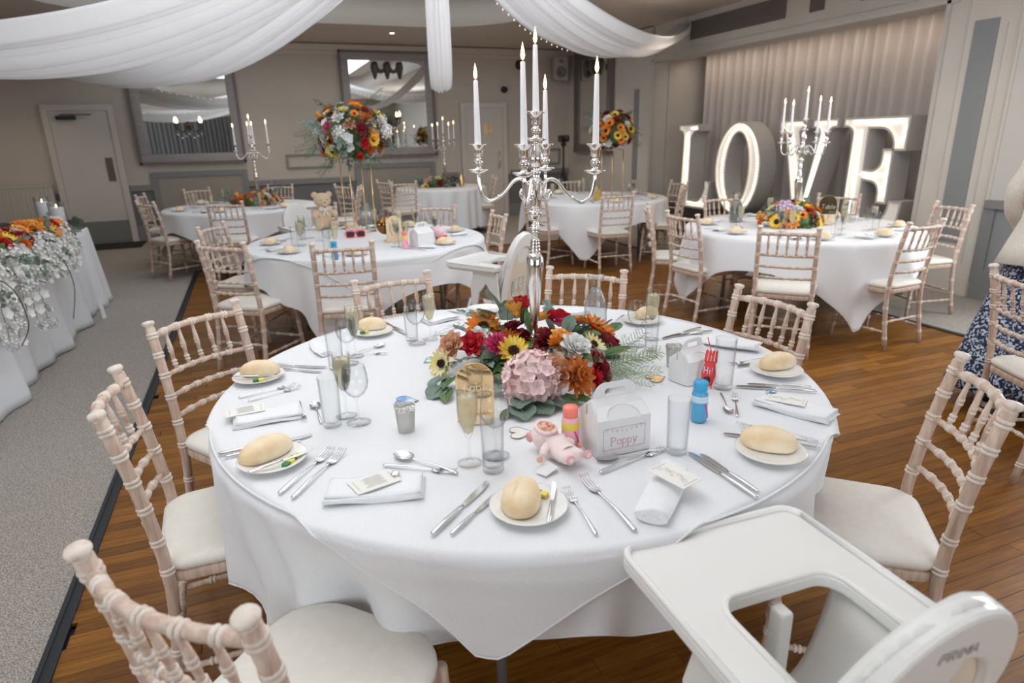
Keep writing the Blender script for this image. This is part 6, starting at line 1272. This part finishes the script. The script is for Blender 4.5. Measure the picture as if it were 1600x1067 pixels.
def sunglasses(c, ang):
    t = thing('party_glasses', 'red sunglasses with pink letters on top, facing the lens', 'sunglasses', (c[0], c[1], ZC), ang); rd = mat('red_plastic', (.72, .02, .05), .3)
    b = B()
    for s in (-1, 1):
        lp = rrect(s*.042-.033, s*.042+.033, .0, .048, .014, 4); b.tube([(x, 0, y+.004) for x, y in lp]+[(lp[0][0], 0, lp[0][1]+.004)], .0045, 6); b.tube([(s*.075, 0, .045), (s*.078, .06, .035), (s*.076, .12, .006)], .003, 5)
    b.tube([(-.01, 0, .038), (.01, 0, .038)], .004, 6); obj('frame', b.mesh('frame', rd), t)
    obj('lenses', B().prism(rrect(-.073, -.012, .004, .048, .014, 4), -.001, .001, M=RX(PI/2)).prism(rrect(.012, .073, .004, .048, .014, 4), -.001, .001, M=RX(PI/2)).mesh('lens', mat('dark_lens', (.03, .02, .025), .1)), t)
    b = B()
    for k in range(7): b.box((-.06+k*.02, 0, .066+.004*(k % 2)), (.014, .003, .026)); b.box((-.06+k*.02, -.002, .064), (.005, .002, .010), mi=1)
    obj('letter_strip', b.mesh('strip', mat('pink_white', (.86, .62, .70), .4), rd), t)
sunglasses((0.7421, 5.3800), .0)
bottle((0.4606, 4.4234), MATS['blue_bottle'], MATS['blue_cap'], MATS['pale_blue_print'], 'small blue topped bubble bottle behind the near chair of the teddy bear table', 1.15); bottle((0.9903, 4.6311), MATS['pink_bottle'], MATS['coral_cap'], MATS['yellow_print'], 'pink bubble bottle beside the wooden arch on the teddy bear table', 1.2)
lunchbox((1.1289, 4.6850), .4, 'white lunch box on the teddy bear table', 1.0); 
t = thing('wooden_arch_sign', 'pale wooden scalloped arch sign with gold disc on the teddy bear table', 'sign', (*(0.9889, 5.0091), ZC), .1)
obj('board', B().prism([(-.062, 0), (.062, 0), (.062, .15)]+arc(.036, .155, .026, .026, 0, 90, 4)+arc(0, .178, .036, .020, 20, 160, 6)+arc(-.036, .155, .026, .026, 90, 180, 4), -.006, .006, M=RX(PI/2)).mesh('board', WOODPL), t); obj('foot', boxm('ft', (0, -.0, .008), (.15, .06, .016), WOODPL), t); obj('dark_disc', B().lathe([(0, 0), (.068, 0), (.068, .004), (0, .004)], 28, M=T(-.06, .03, .125)@RX(PI/2)).mesh('disc', mat('bronze_mirror', (.25, .12, .04), .08, 1)), t)
t = thing('party_ribbon', 'red and pink gift ribbon box right of the lunch box, teddy bear table', 'gift', (*(1.3079, 4.7924), ZC), .6); obj('red_wedge', boxm('rw', (0, 0, .025), (.09, .05, .05), mat('red_paper', (.85, .03, .05), .5), .006), t); obj('pink_tissue', B().lathe([(0, .04), (.035, .05), (.05, .09), (.03, .12), (0, .10)], 9, M=T(-.03, 0, 0)).mesh('tissue', mat('pink_tissue', (.9, .6, .68), .7)), t)
# small far table extras
for i, (dx, h, m, lb) in enumerate(((.30, .22, GOLD, 'gold bottle shaped lantern at the right of the small far table'), (.16, .17, mat('dark_glass', (.05, .02, .02), .2), 'dark glass vase among flowers on the small far table'), (-.32, .2, GLASS, 'clear glass bottle at the left of the small far table'))):
    solo('bottle_vase', B().lathe([(0, 0), (.045, 0), (.05, .02), (.05, h*.6), (.02, h*.8), (.022, h*.9), (.03, h*.95), (.025, h), (0, h)], 18).mesh('vase', m), lb, 'vase', (2.95+dx, 10.45, ZC))
solo('gold_lantern', B().lathe([(0, 0), (.05, 0), (.052, .01), (.045, .12), (.05, .13), (0, .15)], 6).mesh('lantern', mat('amber_gold', (.85, .55, .15), .3, .8)), 'small amber gold lantern at the front of the corner flower ball table', 'lantern', (3.92, 7.05, ZC))
for i, (x, yy) in enumerate(((.45, 5.35), (1.12, 5.42), (.98, 4.9), (4.5, 4.5), (4.4, 3.85), (3.85, 3.95))):
    glass('flute', (x, yy), ('champagne flute before the teddy bear', 'champagne flute right of the gold stand on the teddy bear table', 'champagne flute before the wooden arch sign', 'champagne flute behind the flowers of the letters table', 'champagne flute before the flowers of the letters table', 'champagne flute left of the flowers on the letters table')[i], group='flutes mid teddy table' if i < 3 else 'flutes mid letters table')

# ================================================================ WOMAN AT THE RIGHT EDGE
SKIN = mat('skin', (.72, .47, .36), .5, sss=.15); HAIR = mat('blonde_hair', (.62, .43, .22), .5, noise=((60, 60, 4), (.80, .64, .42), .35, .65, .4), bd=.003)
KNIT = mat('cream_knit', (.62, .56, .48), .95, sheen=.4, noise=((170, 170, 170), (.76, .71, .63), .35, .65, .7), bd=.003)
SKIRT = mat('navy_floral_print', (.012, .022, .06), .8, noise=((75, 75, 75), (.55, .60, .70), .52, .56, .1))
wm = thing('person', 'person in cream knitted cardigan and long navy patterned skirt at the right edge', 'person', (3.76, 2.02, 0), math.radians(-75)); wm.rotation_euler[0] = -.17
# body local: faces +Y
def loft(rings, m, name, par, n=40, fold=0, k=9, closed=True, solid=0):
    vs = []; fs = []
    for j, (z, cx, cy, rx, ry, fa) in enumerate(rings):
        for i in range(n):
            q = 2*PI*i/n; f = 1+fa*(math.sin(k*q+.3*j)+.4*math.sin((k*2-3)*q+1)); vs.append((cx+rx*f*math.cos(q), cy+ry*f*math.sin(q), z))
    for j in range(len(rings)-1): fs += [(j*n+i, j*n+(i+1) % n, (j+1)*n+(i+1) % n, (j+1)*n+i) for i in range(n)]
    if closed: fs.append(tuple(range(n))[::-1]); fs.append(tuple(range((len(rings)-1)*n, len(rings)*n)))
    o = obj(name, B().add(vs, fs).mesh(name, m), par)
    if solid: md = o.modifiers.new('s', 'SOLIDIFY'); md.thickness = solid; md.offset = -1
    return o
bd = skinmesh('body', [(0, 0, .95), (0, 0, 1.12), (0, .0, 1.30), (0, -.01, 1.42), (0, .0, 1.50), (0, .015, 1.56), (-.17, -.01, 1.40), (-.21, .0, 1.14), (-.17, .17, .99), (-.15, .24, .96), (.17, -.01, 1.40), (.21, .0, 1.14), (.17, .17, .99), (.15, .24, .96), (-.09, 0, .88), (-.10, .02, .49), (-.10, 0, .09), (-.10, .12, .035), (.09, 0, .88), (.10, .02, .49), (.10, 0, .09), (.10, .12, .035)],
  [(.15, .10), (.125, .09), (.15, .10), (.09, .06), .050, .050, .055, .042, .030, .024, .055, .042, .030, .024, .085, .055, .040, .038, .085, .055, .040, .038],
  [(0, 1), (1, 2), (2, 3), (3, 4), (4, 5), (3, 6), (6, 7), (7, 8), (8, 9), (3, 10), (10, 11), (11, 12), (12, 13), (0, 14), (14, 15), (15, 16), (16, 17), (0, 18), (18, 19), (19, 20), (20, 21)], SKIN); bd.parent = wm
# hands: palm and five fingers each
for s in (-1, 1):
    b = B(); hx, hy, hz = s*.145, .275, .95
    b.lathe([(0, -.045), (.024, -.035), (.034, 0), (.030, .035), (0, .045)], 12, M=T(hx, hy, hz)@RX(PI/2)@Matrix.Diagonal((1, .5, 1, 1)))
    for k, l in enumerate((.062, .072, .068, .052)): x = hx+(k-1.5)*.017*s; b.tube([(x, hy+.025, hz), (x, hy+.045+l*.35, hz-.006), (x, hy+.045+l*.7, hz-.020), (x, hy+.04+l*.85, hz-.04)], [.009, .0085, .0078, .006], 8)
    b.tube([(hx-s*.028, hy-.02, hz), (hx-s*.05, hy+.012, hz-.008), (hx-s*.052, hy+.04, hz-.018)], [.011, .010, .007], 8); obj('hand', b.mesh('hand', SKIN), wm)
# head
b = B(); b.grid(28, 20, lambda u, v: ((lambda q, p: (.074*math.sin(p)*math.cos(q)*(1-.12*max(0, -math.cos(p))), .090*math.sin(p)*math.sin(q)*(1-.08*max(0, -math.cos(p)))+.02, 1.655+.115*math.cos(p)))(2*PI*u, PI*min(.999, max(.001, v)))), wrapu=True)
b.tube([(0, .108, 1.672), (0, .122, 1.645), (0, .126, 1.632), (0, .108, 1.626)], [.006, .010, .012, .008], 8)
for s in (-1, 1): b.lathe([(0, -.012), (.020, -.004), (.022, .004), (0, .012)], 10, M=T(s*.075, .01, 1.65)@RY(PI/2)@Matrix.Diagonal((1.3, .8, .8, 1)))
hdm = obj('head', b.mesh('head', SKIN), wm)
b = B()
for s in (-1, 1): b.lathe([(0, -.010), (.010, 0), (0, .010)], 10, M=T(s*.030, .100, 1.668))
obj('eyes', b.mesh('eyes', CHINA), hdm); b = B()
for s in (-1, 1): b.lathe([(0, -.003), (.005, 0), (0, .003)], 8, M=T(s*.030, .110, 1.668)@RX(PI/2))
obj('irises', b.mesh('iris', mat('iris_blue', (.08, .12, .16), .2)), hdm); obj('mouth', B().tube([(-.022, .103, 1.606), (0, .111, 1.604), (.022, .103, 1.606)], [.003, .006, .003], 8).mesh('lips', mat('lip_rose', (.62, .24, .24), .5)), hdm)
def hairfn(u, v):
    q = PI*1.0+ (u-.5)*PI*1.42+PI/2; 
    if v < .4: p = v/.4*PI*.5; r = 1; z = 1.665+.125*math.cos(p); rx, ry = .088*math.sin(p), .104*math.sin(p)
    else: s = (v-.4)/.6; z = 1.665-.47*s; rx, ry = .088+.035*math.sin(s*PI*.9)+.01*s, .104+.02*math.sin(s*PI)
    w_ = 1+.05*math.sin(u*60)*min(1, v*2)+.03*math.sin(u*23+v*9); return (rx*w_*math.cos(q), ry*w_*math.sin(q)+.0, z+.03*math.sin(u*17)*(v > .9))
b = B(); b.grid(90, 26, hairfn)
for k in range(26):
    q = PI+(k/25-.5)*2.4+PI/2; rq = random.Random(k); b.tube(cr([(.09*math.cos(q), .105*math.sin(q), 1.60), (.13*math.cos(q), .135*math.sin(q), 1.42), (.125*math.cos(q+.1), .13*math.sin(q), 1.26), (.14*math.cos(q+.15), .135*math.sin(q), 1.16-.05*rq.random())], 4), [.014, .016, .016, .015, .015, .014, .013, .012, .011, .010, .008, .005, .003], 6)
o = obj('hair', b.mesh('hair', HAIR), wm); md = o.modifiers.new('s', 'SOLIDIFY'); md.thickness = .008
loft([(.80, 0, -.02, .25, .225, .03), (.90, 0, -.01, .225, .19, .02), (1.05, 0, 0, .185, .145, .012), (1.20, 0, 0, .180, .138, .01), (1.34, 0, 0, .190, .130, .006), (1.43, 0, -.005, .165, .105, 0), (1.475, 0, -.005, .09, .08, 0), (1.50, 0, 0, .066, .066, 0)], KNIT, 'cardigan', wm, 44, k=7, closed=False, solid=.008)
for s in (-1, 1):
    pts = cr([(s*.11, -.005, 1.42), (s*.19, -.01, 1.33), (s*.235, .0, 1.15), (s*.20, .12, 1.02), (s*.165, .20, .975)], 5); nn = len(pts)
    obj('sleeve', B().tube(pts, [.058-.010*i/nn+.004*math.sin(i*1.7) for i in range(nn)], 16).tube([pts[-2], pts[-1]], [.056, .054], 16).mesh('sleeve', KNIT), wm)
loft([(.10, 0, 0, .33, .29, .075), (.20, 0, 0, .315, .275, .07), (.45, 0, 0, .27, .235, .055), (.70, 0, 0, .22, .18, .03), (.88, 0, 0, .185, .145, .01), (.98, 0, 0, .165, .12, 0)], SKIRT, 'skirt', wm, 96, k=11, closed=False, solid=.004)
for s in (-1, 1):
    b = B(); 
    def sh(u, v, s=s): q = 2*PI*u; y = .02+.13*math.sin(q)*(1.05 if math.sin(q) > 0 else .8); r = 1-.35*v*v; return (s*.10+.045*math.cos(q)*r, .055+(y-.02)*(1-.3*v), .028+.075*v*(1 if math.sin(q) < .2 else 1-.55*math.sin(q)))
    b.grid(24, 6, sh, wrapu=True); o = obj('shoe', b.mesh('shoe', mat('black_canvas', (.02, .02, .022), .8)), wm)
    obj('sole', B().prism([(s*.10+.050*math.cos(q), .055+.142*math.sin(q)*(1.05 if math.sin(q) > 0 else .8)) for q in [2*PI*k/24 for k in range(24)]], .0, .028).mesh('sole', CHINA), o)
    b = B()
    for k in range(4): b.tube([(s*.10-.02, .10+.016*k, .088-.008*k), (s*.10+.02, .105+.016*k, .088-.008*k)], .0035, 5)
    obj('laces', b.mesh('laces', CHINA), o)
